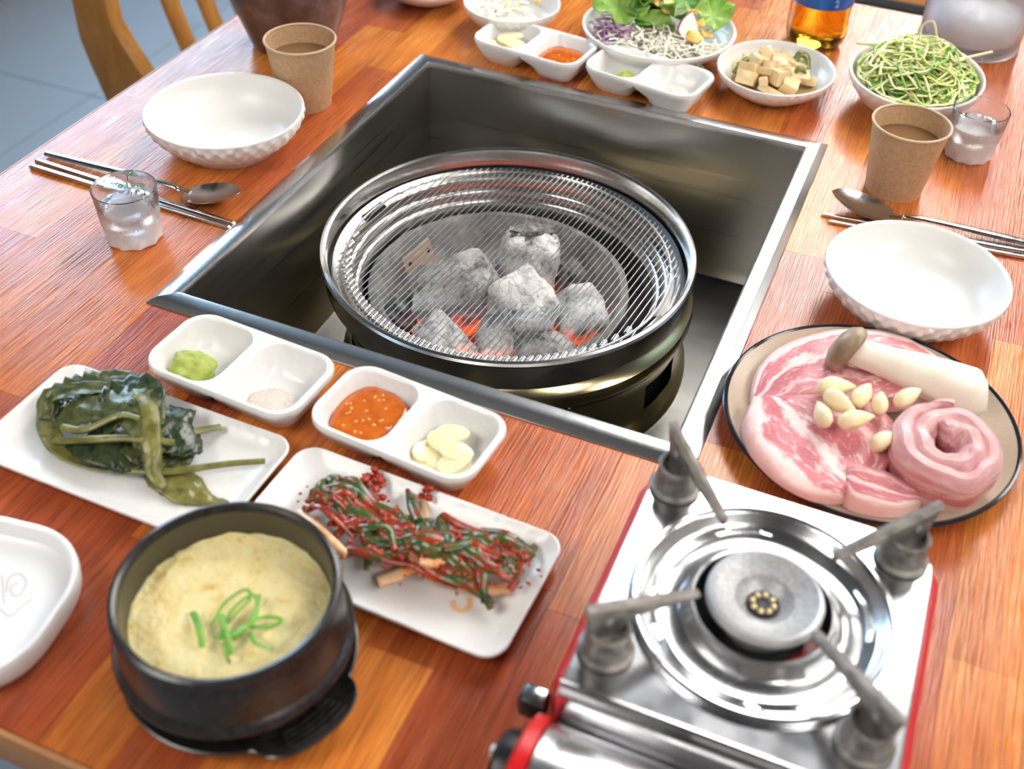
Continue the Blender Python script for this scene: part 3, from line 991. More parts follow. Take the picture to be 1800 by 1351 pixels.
# ---- spoons and chopsticks
def spoon(p0, ang, L, label, tipz=0.017, roll=0):
    t = thing('spoon', label, 'spoon', p0, (0, 0, ang), 'steel spoons')
    b_ = 0.058
    hp = [(0, 0, 0.0028), (L * 0.25, 0, 0.0045), (L * 0.5, 0, 0.0065), (L * 0.66, 0, 0.0066), (L - b_ - 0.008, 0, 0.0046), (L - b_ + 0.003, 0, 0.0040)]
    obj('handle', mk(*tube_vf(smoothpath(hp, 5), [0.0042, 0.0050, 0.0040, 0.0030, 0.0027, 0.0030], 10, 0.42), 50), M_cutlery, t)
    n, m = 14, 10
    top, bot = [], []
    for i in range(n + 1):
        u = i / n
        xx = L - b_ + b_ * u
        hw = 0.0195 * (max(0.0, sin(pi * (0.06 + 0.94 * u) ** 0.9)) ** 0.55) if u < 1 else 0.0008
        hw = max(hw, 0.0030 if u < 0.5 else 0.0010)
        rim = 0.0045 + (tipz - 0.0045) * u ** 1.2
        dep = 0.0075 * sin(pi * min(1, max(0, u))) ** 0.8 if 0 < u < 1 else 0
        for j in range(m + 1):
            s_ = j / m * 2 - 1
            z_ = rim - dep * (1 - s_ * s_)
            top.append((xx, hw * s_, z_))
            bot.append((xx, hw * s_ * 0.985, z_ - 0.0009))
    f = []
    w_ = m + 1
    N = len(top)
    for i in range(n):
        for j in range(m):
            a = i * w_ + j
            f.append((a, a + 1, a + w_ + 1, a + w_))
            f.append((N + a, N + a + w_, N + a + w_ + 1, N + a + 1))
    for i in range(n):
        for j in (0, m):
            a = i * w_ + j
            f.append((a, a + w_, N + a + w_, N + a))
    for j in range(m):
        a = n * w_ + j
        f.append((a, a + 1, N + a + 1, N + a))
        f.append((j, N + j, N + j + 1, j + 1))
    obj('spoon_bowl', mk(top + bot, f, 50), M_cutlery, t)
    return t


spoon((-0.451, -0.1015, 0.0003), rad(-0.5), 0.218, 'steel spoon lying right of the chopsticks in front of the left empty bowl', 0.019)
spoon((0.462, 0.150, 0.0003), rad(183.8), 0.212, 'steel spoon tucked behind the right empty bowl', 0.017)


def chop(p0, p1, label):
    a, b_ = Vector(p0), Vector(p1)
    L = (b_ - a).length
    t = obj('chopstick', mk(*loft_vf([[(x, w_ * cx_, h_ * (1 + cz_)) for cx_, cz_ in rrect(2, 2, 0.5, 3)] for x, w_, h_ in
                                      ((0, 0.0024, 0.0016), (0.001, 0.0030, 0.0020), (L * 0.5, 0.0030, 0.0019), (L - 0.001, 0.0019, 0.0015), (L, 0.0013, 0.0010))]), 40),
            M_cutlery, None, a, (0, 0, math.atan2(b_.y - a.y, b_.x - a.x)), label, 'chopstick', 'steel chopsticks')
    return t


chop((-0.4515, -0.1155, 0.0003), (-0.2265, -0.1250, 0.0003), 'flat steel chopstick nearer the spoon, left side of the table')
chop((-0.4495, -0.1255, 0.0003), (-0.2268, -0.1320, 0.0003), 'flat steel chopstick lying nearest the left water glass')
chop((0.4560, 0.1400, 0.0003), (0.2475, 0.1180, 0.0003), 'flat steel chopstick whose tip shows past the spoon, behind the right bowl')
chop((0.4560, 0.1310, 0.0003), (0.2560, 0.1090, 0.0003), 'flat steel chopstick nearest the rim of the right empty bowl')


# ---- twin sauce dishes
def dish_mesh(W=0.130, D=0.074, h=0.0275):
    b_ = MB()
    for s in (-1, 1):
        c = (s * W / 4, 0)
        ro, ri = 0.020, 0.0004
        cr = [ro, ri, ri, ro] if s > 0 else [ri, ro, ro, ri]
        L = []

        def lp(w_, d_, r_, z, shift=0.0):
            L.append([(x + s * shift, y, z) for x, y in rrect(w_, d_, r_, 7, c)])
        w2 = W / 2
        lp(w2 - 0.040, D - 0.050, 0.008, 0.0050)
        lp(w2 - 0.030, D - 0.040, 0.012, 0.0054)
        lp(w2 - 0.022, D - 0.030, 0.014, 0.0085)
        lp(w2 - 0.016, D - 0.019, 0.015, 0.0170)
        lp(w2 - 0.0115, D - 0.0115, 0.016, h - 0.0025)
        lp(w2 - 0.0095, D - 0.0085, 0.0165, h - 0.0004)
        lp(w2 - 0.0070, D - 0.0055, [0.017, 0.010, 0.010, 0.017] if s > 0 else [0.010, 0.017, 0.017, 0.010], h)
        lp(w2, D - 0.0030, [0.0195, ri, ri, 0.0195] if s > 0 else [ri, 0.0195, 0.0195, ri], h)
        lp(w2, D, cr, h - 0.0018)
        lp(w2, D, cr, h - 0.0035)
        lp(w2 - 0.003, D - 0.003, [0.018, 0.002, 0.002, 0.018] if s > 0 else [0.002, 0.018, 0.018, 0.002], h - 0.0070)
        lp(w2 - 0.013, D - 0.012, 0.014, 0.0120)
        lp(w2 - 0.020, D - 0.022, 0.013, 0.0035)
        lp(w2 - 0.025, D - 0.028, 0.012, 0.0)
        lp(w2 - 0.030, D - 0.034, 0.010, 0.0)
        b_.add(*loft_vf(L))
    return b_.mesh(40)


dish_me = dish_mesh()
dish_me.materials.append(M_white.m)


def twin_dish(p, rot, label):
    t = thing('sauce_dish', label, 'dish', (*p, 0), (0, 0, rad(rot)), 'twin sauce dishes')
    obj('dish_body', dish_me, None, t)
    return t, Matrix.Translation((*p, 0)) @ Matrix.Rotation(rad(rot), 4, 'Z')


dA, mA = twin_dish((-0.099, -0.3055), -3.5, 'white twin sauce dish holding wasabi and pepper salt, at the near basin edge')
dB, mB = twin_dish((0.0385, -0.3090), -5.0, 'white twin sauce dish holding red sauce and sliced garlic, at the near basin edge')
dC, mC = twin_dish((-0.1055, 0.2865), -7.0, 'white twin sauce dish holding garlic and red sauce, beyond the basin')
dD, mD = twin_dish((0.0290, 0.2755), -9.5, 'white twin sauce dish holding a dab of wasabi, beyond the basin')


def sauce_pool(M, sx, label, w_=0.042, d_=0.046, h=0.0150, seed=1, dx=0.0, dy=0.0, seeds=26):
    rg = random.Random(seed)
    n = 40
    L = []
    for sc_, z in ((0.55, 0.0062), (0.80, 0.0085), (0.95, h - 0.003), (1.0, h - 0.0015), (0.97, h - 0.0004), (0.80, h), (0.5, h + 0.0004), (0.2, h)):
        lp = []
        for k in range(n):
            a = 2 * pi * k / n
            e = 1 + 0.10 * noise.noise(Vector((cos(a) * 1.6, sin(a) * 1.6, seed)))
            ca, sa = cos(a), sin(a)
            q = (abs(ca) ** 3 + abs(sa) ** 3) ** (-1 / 3)
            lp.append((w_ / 2 * sc_ * e * q * ca, d_ / 2 * sc_ * e * q * sa, z + 0.0007 * noise.noise(Vector((ca * 9 * sc_, sa * 9 * sc_, seed)))))
        L.append(lp)
    t = thing('sauce_portion', label, 'sauce', M @ Vector((sx * 0.0325 + dx, dy, 0)), (0, 0, M.to_euler().z))
    obj('sauce', loft(L, ang=60), M_sauce, t)
    e = MB()
    for k in range(seeds):
        r_ = math.sqrt(rg.random()) * 0.82
        a = rg.random() * 6.28
        e.add(*blob_vf(0.0012, 0.0009, 0.0007, k, 0, sub=1), xf=Matrix.Translation((w_ / 2 * r_ * cos(a), d_ / 2 * r_ * sin(a), h + 0.0002)) @ Matrix.Rotation(rg.random() * 3, 4, 'Z'))
    obj('sesame_seeds', e.mesh(60), M_seed, t, kind='stuff')


sauce_pool(mB, -1, 'orange-red sesame bean paste sauce in the dish beside the grill', seed=2, h=0.0180, dy=0.0, w_=0.049, d_=0.053)
sauce_pool(mC, 1, 'orange-red bean paste sauce in the far dish beyond the basin', seed=5, w_=0.046, d_=0.046, h=0.0180, dy=0.0, seeds=6)


def lump(M, sx, dx, dy, s, mat, name, label, cat, seed, h0=0.0055):
    p = M @ Vector((sx * 0.0325 + dx, dy, h0))
    obj(name, mk(*blob_vf(*s, seed, 0.16, 1.8, 4, 0.1, 0.10), 70), mat, None, p, (0, 0, 0.4), label, cat)


lump(mA, -1, -0.004, -0.012, (0.0165, 0.0145, 0.0120), M_wasabi, 'wasabi', 'mound of green wasabi in the near left sauce dish', 'wasabi', 3, 0.0140)
lump(mD, -1, 0.006, -0.004, (0.0115, 0.0085, 0.0065), M_wasabi, 'wasabi', 'small dab of green wasabi in the far sauce dish', 'wasabi', 4, 0.0125)


def salt(M, sx, dx, dy, s, label, seed, z=0.0088):
    V, F = blob_vf(*s, seed, 0.10, 1.5, 4, 0, 0.04)
    for v in V:
        if v.z < 0:
            v.z *= 0.4
    p = M @ Vector((sx * 0.0325 + dx, dy, z))
    obj('pepper_salt', mk(V, F, 70), M_salt, None, p, (0, 0, M.to_euler().z), label, 'salt', kind='stuff')


salt(mA, 1, 0.002, -0.012, (0.0200, 0.0150, 0.0036), 'beige pepper salt spread in the near left sauce dish', 1)
salt(mD, 1, 0.003, -0.003, (0.0140, 0.0100, 0.0035), 'pale pepper salt in the far sauce dish', 2, 0.0125)

sl_v, sl_f = extrude_vf([(0.0125 * cos(a) * (1 + 0.12 * cos(a)), 0.0078 * sin(a)) for a in [2 * pi * k / 20 for k in range(20)]], -0.0009, 0.0009)
slice_me = bevel(mk(sl_v, sl_f), 0.0005, 2)
slice_me.materials.append(M_garlicslice.m)
GS = [(-0.004, 0.006, 0.0185, 0.2, 0.10, -0.1), (-0.006, -0.001, 0.0175, -0.3, 0.25, 0.0), (0.004, -0.003, 0.0165, 0.1, 0.15, 0.1), (-0.012, -0.008, 0.0120, 1.2, 0.35, 0.2), (-0.004, -0.009, 0.0115, -0.2, 0.12, 0.1),
      (0.007, -0.010, 0.0135, 0.7, 0.2, -0.2), (0.000, -0.016, 0.0090, 0.1, 0.1, 0.0), (0.011, -0.015, 0.0110, 0.9, 0.3, -0.2), (-0.009, -0.015, 0.0090, 0.4, 0.1, 0.1)]
for dx, dy, z, rz, rx, ry in GS:
    obj('garlic_slice', slice_me, None, None, mB @ Vector((0.0325 + dx * 1.2, dy * 1.25 + 0.002, z + 0.001)), (rx, ry, rz), 'raw garlic slice in the near sauce dish beside the red sauce', 'garlic', 'garlic slices in the near dish')
for dx, dy, z, rz, rx, ry in GS[:6]:
    obj('garlic_slice', slice_me, None, None, mC @ Vector((-0.0325 + dx * 1.1, dy * 1.1 + 0.004, z * 1.05)), (rx, ry, rz), 'raw garlic slice in the far sauce dish beyond the basin', 'garlic', 'garlic slices in the far dish')


# ---- rectangular white plates
def plate_mesh(W=0.196, D=0.104, h=0.0150):
    L = []

    def lp(dw, r_, z):
        L.append([(x, y, z) for x, y in rrect(W - dw, D - dw, r_, 8)])
    lp(0.060, 0.010, 0.0052)
    lp(0.030, 0.012, 0.0056)
    lp(0.018, 0.014, 0.0080)
    lp(0.008, 0.015, 0.0122)
    lp(0.0045, 0.0150, 0.0140)
    lp(0.0022, 0.0150, h)
    lp(0.0006, 0.0150, h - 0.0003)
    lp(0.0, 0.0150, h - 0.0016)
    lp(0.003, 0.0140, h - 0.0045)
    lp(0.020, 0.0120, 0.0035)
    lp(0.036, 0.010, 0.0)
    lp(0.044, 0.010, 0.0)
    return loft(L)


plate_me = plate_mesh()
plate_me.materials.append(M_white.m)
pA = Matrix.Translation((-0.1265, -0.3985, 0)) @ Matrix.Rotation(rad(-1.0), 4, 'Z')
pB = Matrix.Translation((0.0740, -0.4020, 0)) @ Matrix.Rotation(rad(-2.0), 4, 'Z')
for M_, lb in ((pA, 'rectangular white plate of dark pickled leaves, left of the kimchi plate'), (pB, 'rectangular white plate of red scallion kimchi beside the egg bowl')):
    t = thing('serving_plate', lb, 'plate', M_.translation, (0, 0, M_.to_euler().z), 'rectangular white plates')
    obj('plate_body', plate_me, None, t)


# ---- pickled leaves
def P(lst):
    return [at(*q) for q in lst]


g1, l1 = 'pickled leaves on the white plate', 'folded dark green pickled leaf in the heap on the white plate'
leaf('pickled_leaf', P([(85, 745, .012), (130, 715, .026), (200, 700, .034), (250, 710, .036), (275, 750, .030)]), [0.006, 0.016, 0.020, 0.016, 0.006], M_namul, label='crinkled grey-green pickled leaf on top of the leaf heap', cat='pickled leaf', group=g1, curl=-0.17, ruffle=0.10, seed=1, m=12, sm=8, crinkle=0.0022)
leaf('pickled_leaf', P([(150, 790, .012), (190, 735, .028), (230, 690, .034), (255, 700, .034), (250, 760, .030)]), [0.004, 0.013, 0.017, 0.014, 0.005], M_namul3, label='dark folded pickled leaf at the peak of the heap', cat='pickled leaf', group=g1, curl=0.12, ruffle=0.14, seed=2, m=12, sm=8, crinkle=0.0022)
leaf('pickled_leaf', P([(220, 760, .016), (280, 745, .026), (330, 760, .022), (355, 775, .012)]), [0.010, 0.021, 0.022, 0.010], M_namul3, label='broad glossy blue-black pickled leaf at the right of the heap', cat='pickled leaf', group=g1, curl=-0.12, ruffle=0.10, seed=3, m=12, sm=8, crinkle=0.0022)
leaf('pickled_leaf', P([(250, 800, .010), (290, 830, .011), (330, 860, .0085), (365, 876, .008), (402, 884, .0078)]), [0.006, 0.014, 0.013, 0.005, 0.0008], M_namul2, label='olive pickled leaf with a thin tip at the plate front', cat='pickled leaf', group=g1, curl=-0.12, ruffle=0.05, seed=4, m=12, sm=8, crinkle=0.0022)
leaf('pickled_leaf', P([(80, 740, .014), (95, 700, .020), (150, 680, .024), (210, 672, .026), (245, 690, .028)]), [0.004, 0.011, 0.014, 0.012, 0.006], M_namul, label='pickled leaf folded at the back left of the heap', cat='pickled leaf', group=g1, curl=0.10, ruffle=0.12, seed=5, m=12, sm=8, crinkle=0.0022)
leaf('pickled_leaf', P([(120, 770, .012), (170, 780, .020), (230, 790, .018), (300, 800, .014)]), [0.006, 0.017, 0.019, 0.008], M_namul3, label='dark pickled leaf lying low at the front of the heap', cat='pickled leaf', group=g1, curl=-0.10, ruffle=0.12, seed=6, m=12, sm=8, crinkle=0.0022)
leaf('pickled_leaf', P([(180, 760, .022), (215, 725, .032), (245, 740, .034), (262, 780, .028), (262, 815, .018)]), [0.004, 0.010, 0.011, 0.010, 0.006], M_namul, label='narrow pickled leaf draped down over the crossing stems', cat='pickled leaf', group=g1, curl=-0.15, ruffle=0.06, seed=7, m=12, sm=8, crinkle=0.0022)
leaf('pickled_leaf', P([(200, 770, .016), (260, 780, .020), (310, 800, .014), (325, 820, .010)]), [0.008, 0.018, 0.014, 0.004], M_namul, label='pickled leaf under the straight stalk at the right of the heap', cat='pickled leaf', group=g1, curl=-0.10, ruffle=0.12, seed=8, m=12, sm=8, crinkle=0.0022)


def stem(name, pts, r, mat, label, cat, group, flat=0.6, n=8, k=6):
    return obj(name, mk(*tube_vf(smoothpath(P(pts), k), r, n, flat), 60), mat, None, label=label, cat=cat, group=group)


stem('pickled_stalk', [(215, 826, .0125), (300, 828, .014), (400, 815, .013), (466, 810, .0135)], [0.0036, 0.0033, 0.0026, 0.0024], M_namul2, 'long olive pickled stalk reaching across the plate front to the right', 'pickled stalk', g1, 0.7)
leaf('pickled_leaf', P([(78, 712, .014), (84, 755, .014), (112, 793, .012), (170, 816, .012), (240, 827, .012)]), [0.0045, 0.0068, 0.0074, 0.0066, 0.0030], M_namul2, label='strap-like olive pickled leaf curving round the left front of the heap', cat='pickled leaf', group=g1, curl=0.30, seed=11, m=8, sm=8, crinkle=0.0010)
leaf('pickled_leaf', P([(80, 738, .017), (86, 704, .023), (120, 690, .027), (170, 685, .029), (215, 690, .031)]), [0.0045, 0.0068, 0.0075, 0.0066, 0.0040], M_namul, label='strap-like grey-green pickled leaf bent round the back left of the heap', cat='pickled leaf', group=g1, curl=0.35, seed=12, m=8, sm=8, crinkle=0.0012)
stem('pickled_stalk', [(95, 775, .014), (160, 772, .026), (230, 770, .030), (306, 778, .026)], [0.003, 0.0034, 0.0032, 0.0028], M_namul2, 'straight pale olive pickled stem lying across the heap', 'pickled stem', g1, 0.7)
stem('pickled_stalk', [(210, 765, .020), (270, 765, .022), (330, 760, .018), (388, 750, .013)], [0.003, 0.003, 0.0028, 0.0030], M_namul2, 'short olive pickled stem sticking out of the heap towards the grill', 'pickled stem', g1, 0.6)
leaf('pickled_leaf', P([(240, 690, .037), (262, 720, .037), (265, 780, .030), (272, 830, .018), (292, 857, .0105)]), [0.0045, 0.0062, 0.0066, 0.0056, 0.0028], M_namul2, label='strap-like olive pickled leaf hanging down over the front of the heap', cat='pickled leaf', group=g1, curl=-0.30, seed=13, m=8, sm=8, crinkle=0.0010)
stem('pickled_stalk', [(110, 750, .022), (150, 755, .026), (210, 730, .034), (245, 735, .036)], [0.003, 0.0034, 0.003, 0.002], M_namul2, 'thin green pickled stem curled inside the heap', 'pickled stem', g1, 0.7)

# ---- scallion kimchi
g2 = 'scallion kimchi on the white plate'
rng = random.Random(5)
kax = [(0.030, -0.392), (0.060, -0.402), (0.090, -0.405), (0.120, -0.398), (0.140, -0.392)]


def heap_h(x, y):
    best = 1e9
    for q in kax:
        best = min(best, math.hypot(x - q[0], (y - q[1]) * 1.0))
    return 0.0085 + 0.020 * max(0, 1 - (best / 0.036) ** 2)


for k in range(54):
    q = rng.choice(kax)
    cx_, cy_ = q[0] + rng.gauss(0, 0.010), q[1] + rng.gauss(0, 0.0105)
    a = rng.gauss(-0.05, 0.35) if k % 4 else rng.uniform(-1.3, 0.7)
    L = rng.uniform(0.020, 0.040)
    pts = []
    for s in (-1, -0.5, 0, 0.5, 1):
        x = cx_ + cos(a) * L * s - sin(a) * rng.gauss(0, 0.0030)
        y = cy_ + sin(a) * L * s + cos(a) * rng.gauss(0, 0.0030)
        x = min(max(x, 0.012), 0.156)
        y = min(max(y, -0.440), -0.362)
        pts.append((x, y, heap_h(x, y) * rng.uniform(0.72, 1.0)))
    if k % 8 in (0, 1, 3, 4, 6):
        mt, lb, rr = M_kgreen, 'dark green scallion strand tangled in the red kimchi heap', [0.0028, 0.0042, 0.0040, 0.0024]
    else:
        mt, lb, rr = M_kred, 'pepper-red scallion strand tangled in the kimchi heap', [0.0026, 0.0038, 0.0036, 0.0022]
    obj('kimchi_strand', mk(*tube_vf(smoothpath(pts, 4), rr, 7, 0.55), 60), mt, None, label=lb, cat='kimchi', group=g2)
for pts, r_, lb in (([(528, 903, .012), (550, 925, .018), (580, 950, .022), (610, 975, .020)], [0.0046, 0.005, 0.004, 0.003], 'orange-white scallion root end beside the egg bowl rim'),
                    ([(920, 975, .011), (880, 972, .016), (840, 965, .020), (800, 955, .020)], [0.0028, 0.0032, 0.0032, 0.003], 'orange-white scallion root end pointing at the gas stove'),
                    ([(893, 1034, .0095), (850, 1035, .0105), (800, 1025, .012), (750, 1010, .014)], [0.0040, 0.0044, 0.0040, 0.003], 'white scallion root end lying along the front of the kimchi'),
                    ([(665, 1022, .0095), (700, 1010, .012), (740, 990, .016), (770, 975, .020)], [0.0040, 0.0042, 0.0036, 0.003], 'short orange scallion root end at the front left of the kimchi'),
                    ([(665, 965, .016), (710, 980, .020), (760, 990, .022), (810, 980, .022)], [0.0034, 0.0040, 0.0038, 0.003], 'orange-yellow scallion stalk across the front of the kimchi heap')):
    stem('scallion_stalk', pts, r_, M_kwhite, lb, 'kimchi', g2, 0.85)
for pts, lb in (([(716, 860, .012), (724, 890, .018), (735, 915, .022)], 'thin dark scallion tip standing up behind the kimchi heap'), ([(865, 935, .018), (820, 955, .028), (780, 962, .030)], 'long blue-green scallion leaf across the top of the kimchi')):
    stem('scallion_leaf', pts, [0.0015, 0.0032, 0.0036], M_kgreen, lb, 'kimchi', g2, 0.6)
e = MB()
for k in range(330):
    q = rng.choice(kax)
    x, y = q[0] + rng.gauss(0, 0.013), q[1] + rng.gauss(0, 0.011)
    e.add(*blob_vf(rng.uniform(0.0007, 0.0024), rng.uniform(0.0006, 0.0016), 0.0007, k, 0.34, 2.2, sub=1), xf=Matrix.Translation((x, y, heap_h(x, y) * rng.uniform(0.85, 1.0) + 0.0012)) @ Matrix.Rotation(rng.gauss(-0.2, 0.5), 4, 'Z') @ Matrix.Rotation(rng.gauss(0, 0.4), 4, 'X'))
for px, py in ((640, 845), (655, 838), (668, 846), (575, 870), (570, 880), (748, 868), (600, 880), (660, 870)):
    p = at(px, py, 0.016)
    for j in range(5):
        e.add(*blob_vf(0.0030, 0.0024, 0.0020, j + px, 0.34, 2.2, sub=2, fine=0.3), xf=Matrix.Translation(p + Vector((rng.gauss(0, .003), rng.gauss(0, .003), rng.uniform(-0.006, 0.004)))))
obj('pepper_flakes', e.mesh(70), M_pepper, None, label='wet red pepper flakes clinging all over the scallion kimchi', cat='pepper flakes', kind='stuff')
for pts, lb in (([(795, 1055), (800, 1068), (815, 1072), (826, 1062), (824, 1050)], 'curved orange juice smear on the white plate in front of the kimchi'), ([(735, 850), (745, 880), (750, 915)], 'longer orange juice streak on the white plate behind the kimchi'),
                ([(728, 850), (736, 880)], 'short orange juice streak on the white plate behind the kimchi')):
    obj('sauce_smear', mk(*tube_vf(smoothpath([at(a_, b_, 0.0062 if b_ > 1000 else 0.0105) for a_, b_ in pts], 4), 0.0018, 6, 0.15), 60), M_stain, None, label=lb, cat='smear', group='kimchi juice smears')

# ---- black stone bowl of steamed egg on its stand
SX, SY = 0.0300, -0.5085
tr = thing('bowl_stand', 'black ribbed stand with ear handles under the steamed egg bowl', 'stand', (SX, SY + 0.001, 0), (0, 0, rad(-22)))


def ear(k, r, z, a):
    # two ears left and right of the round plate
    e = 0.0
    for c in (0.0, pi):
        d = (a - c + pi) % (2 * pi) - pi
        e = max(e, max(0, 1 - (abs(d) / 0.52) ** 4))
    return r + (0.013 * e * min(1, max(0, (r - 0.050) / 0.012)) if r > 0.05 else 0), z + (0.004 * e if r > 0.055 else 0)


obj('stand_plate', lathe([(0, 0.004), (0.048, 0.004), (0.054, 0.0055), (0.060, 0.0095), (0.0645, 0.0130), (0.0660, 0.0140), (0.0672, 0.0135), (0.0668, 0.0115), (0.062, 0.0060), (0.056, 0.0015), (0.050, 0.0), (0, 0.0)], 120, ear), M_stone, tr)
for s in (0, pi):
    for k in range(4):
        r_ = 0.0625 + 0.0042 * k
        obj('rib', mk(*tube_vf([(r_ * cos(s + a), r_ * sin(s + a), 0.0125 + 0.0014 * k) for a in (-0.26, -0.13, 0, 0.13, 0.26)], 0.0011, 6)), M_stone, tr)
sb = thing('stone_bowl', 'black stoneware bowl filled with steamed egg, front left of the table', 'bowl', (SX, SY, 0.0041))
obj('bowl_shell', lathe([(0, 0.0005), (0.040, 0.0005), (0.046, 0.003), (0.0545, 0.014), (0.0570, 0.0190), (0.0600, 0.0222), (0.0650, 0.0240), (0.0672, 0.0265), (0.0672, 0.0290), (0.0655, 0.0312), (0.0636, 0.0330), (0.0628, 0.0400), (0.0622, 0.0500), (0.0612, 0.0580), (0.0606, 0.0610),
                         (0.0620, 0.0630), (0.0626, 0.0655), (0.0618, 0.0680), (0.0596, 0.0690), (0.0576, 0.0680), (0.0566, 0.0650)], 120), M_stone, sb)
obj('bowl_inside', lathe([(0.0566, 0.0650), (0.0560, 0.0550), (0.0555, 0.0300), (0.045, 0.012), (0, 0.010)], 96), M_stonein, sb)
n, m = 90, 40
v, f = [Vector((0, 0, 0.0535))], []
for k in range(1, m + 1):
    rr = 0.0553 * k / m
    for i in range(n):
        a = 2 * pi * i / n
        x, y = rr * cos(a), rr * sin(a)
        edge = max(0, (rr - 0.046) / 0.009)
        z = 0.0530 + 0.0012 * noise.noise(Vector((x * 55, y * 55, 1))) + 0.0007 * noise.noise(Vector((x * 190, y * 190, 4)))
        back = 0.5 + 0.5 * cos(a - rad(125))
        z += edge * (0.0022 * back * (1 + 1.5 * noise.noise(Vector((a * 9, rr * 200, 2)))) - 0.0016 * (1 - back))
        v.append(Vector((x, y, z)))
for i in range(n):
    f.append((0, 1 + i, 1 + (i + 1) % n))
for k in range(m - 1):
    for i in range(n):
        q = (i + 1) % n
        f.append((1 + k * n + i, 1 + (k + 1) * n + i, 1 + (k + 1) * n + q, 1 + k * n + q))
base = len(v)
for i in range(n):
    a = 2 * pi * i / n
    v.append(Vector((0.0545 * cos(a), 0.0545 * sin(a), 0.030)))
for i in range(n):
    q = (i + 1) % n
    f.append((1 + (m - 1) * n + i, base + i, base + q, 1 + (m - 1) * n + q))
f.append(tuple(base + i for i in range(n)))
obj('steamed_egg', mk(v, f, 80), M_egg, None, (SX, SY, -0.0035), label='fluffy pale yellow steamed egg filling the black stone bowl', cat='steamed egg')
EZ = 0.0525
for pts, r_, lb in (([(340, 1075), (352, 1110), (356, 1138)], 0.0019, 'short straight scallion strip at the left of the egg garnish'),
                    ([(372, 1100), (395, 1060), (430, 1036), (440, 1050), (418, 1075), (400, 1095)], 0.0010, 'looped scallion strip at the back of the egg garnish'),
                    ([(385, 1120), (410, 1070), (445, 1045), (452, 1075), (440, 1100)], 0.0010, 'thin looped scallion strip in the middle of the egg garnish'),
                    ([(385, 1122), (420, 1105), (460, 1085), (495, 1088), (480, 1100), (440, 1102)], 0.0013, 'scallion strip looping out to the right on the egg'),
                    ([(380, 1115), (405, 1118), (425, 1105), (450, 1085)], 0.0021, 'wide scallion strip in the centre of the egg garnish'),
                    ([(388, 1080), (394, 1100), (400, 1125), (408, 1150)], 0.0018, 'scallion strip pointing to the viewer on the egg'),
                    ([(440, 1110), (450, 1130), (480, 1140)], 0.0013, 'pale curled scallion strip at the lower right of the egg garnish'),
                    ([(392, 1130), (398, 1150), (404, 1165)], 0.0009, 'tiny scallion end at the bottom of the egg garnish'),
                    ([(455, 1045), (450, 1070), (435, 1100), (410, 1125)], 0.0014, 'scallion strip crossing the egg garnish from upper right')):
    zz = [EZ + 0.0015 + 0.004 * sin(pi * k / (len(pts) - 1)) for k in range(len(pts))]
    obj('scallion_strip', mk(*tube_vf(smoothpath([at(a_, b_, z_) for (a_, b_), z_ in zip(pts, zz)], 5), r_, 8, 0.35), 60), M_scal, None, label=lb, cat='scallion', group='scallion garnish on the egg')

# ---- white tray cut by the left frame edge
L = []
for d, z in ((0.052, 0.0075), (0.018, 0.0078), (0.012, 0.0100), (0.0100, 0.0180), (0.0085, 0.0212), (0.0055, 0.0222), (0.0020, 0.0218), (0.0004, 0.0200), (0.0, 0.0170), (0.002, 0.008), (0.008, 0.0015), (0.012, 0.0), (0.02, 0.0)):
    w_ = 0.118 - d
    L.append([(x, y, z) for x, y in rrect(w_, w_, w_ * 0.40, 14)])
ty = thing('coaster_tray', 'thick white rounded tray cut off by the left edge of the picture', 'tray', (-0.1340, -0.5440, 0), (0, 0, rad(8)))
obj('tray_body', loft(L, ang=40), M_tray, ty)
e = MB()
for pts in ([(12, 1040), (16, 1015), (34, 1008), (46, 1020), (40, 1040), (24, 1046), (20, 1030), (32, 1024)], [(0, 1068), (18, 1082), (38, 1066), (56, 1052)], [(4, 1010), (8, 1060)]):
    e.add(*tube_vf(smoothpath([at(a_, b_, 0.0079) - ty.location for a_, b_ in pts], 5), 0.00085, 6, 0.2))
obj('faint_emblem', e.mesh(60), M_grey, ty, rot=(0, 0, rad(-8)))

# ================================================================== gas stove
KX, KY = 0.3005, -0.4065
st = thing('gas_stove', 'compact red portable gas stove with chrome top, front right of the table', 'gas stove', (KX, KY, 0))
# body reaches from the burner to the gas canister bay at the front
L = []
for d, z in ((0.010, 0.008), (0.002, 0.012), (0.0, 0.018), (0.0, 0.056), (0.002, 0.061), (0.008, 0.0640)):
    L.append([(x, y - 0.003, z) for x, y in rrect(0.180 - d, 0.172 - d, 0.016, 6)])
obj('stove_body', loft(L), M_red, st)
for x in (-0.075, 0.075):
    for y in (-0.150, 0.068):
        obj('foot', lathe([(0, 0), (0.008, 0), (0.009, 0.002), (0.009, 0.009), (0, 0.009)], 20), M_black, st, (x, y, 0))
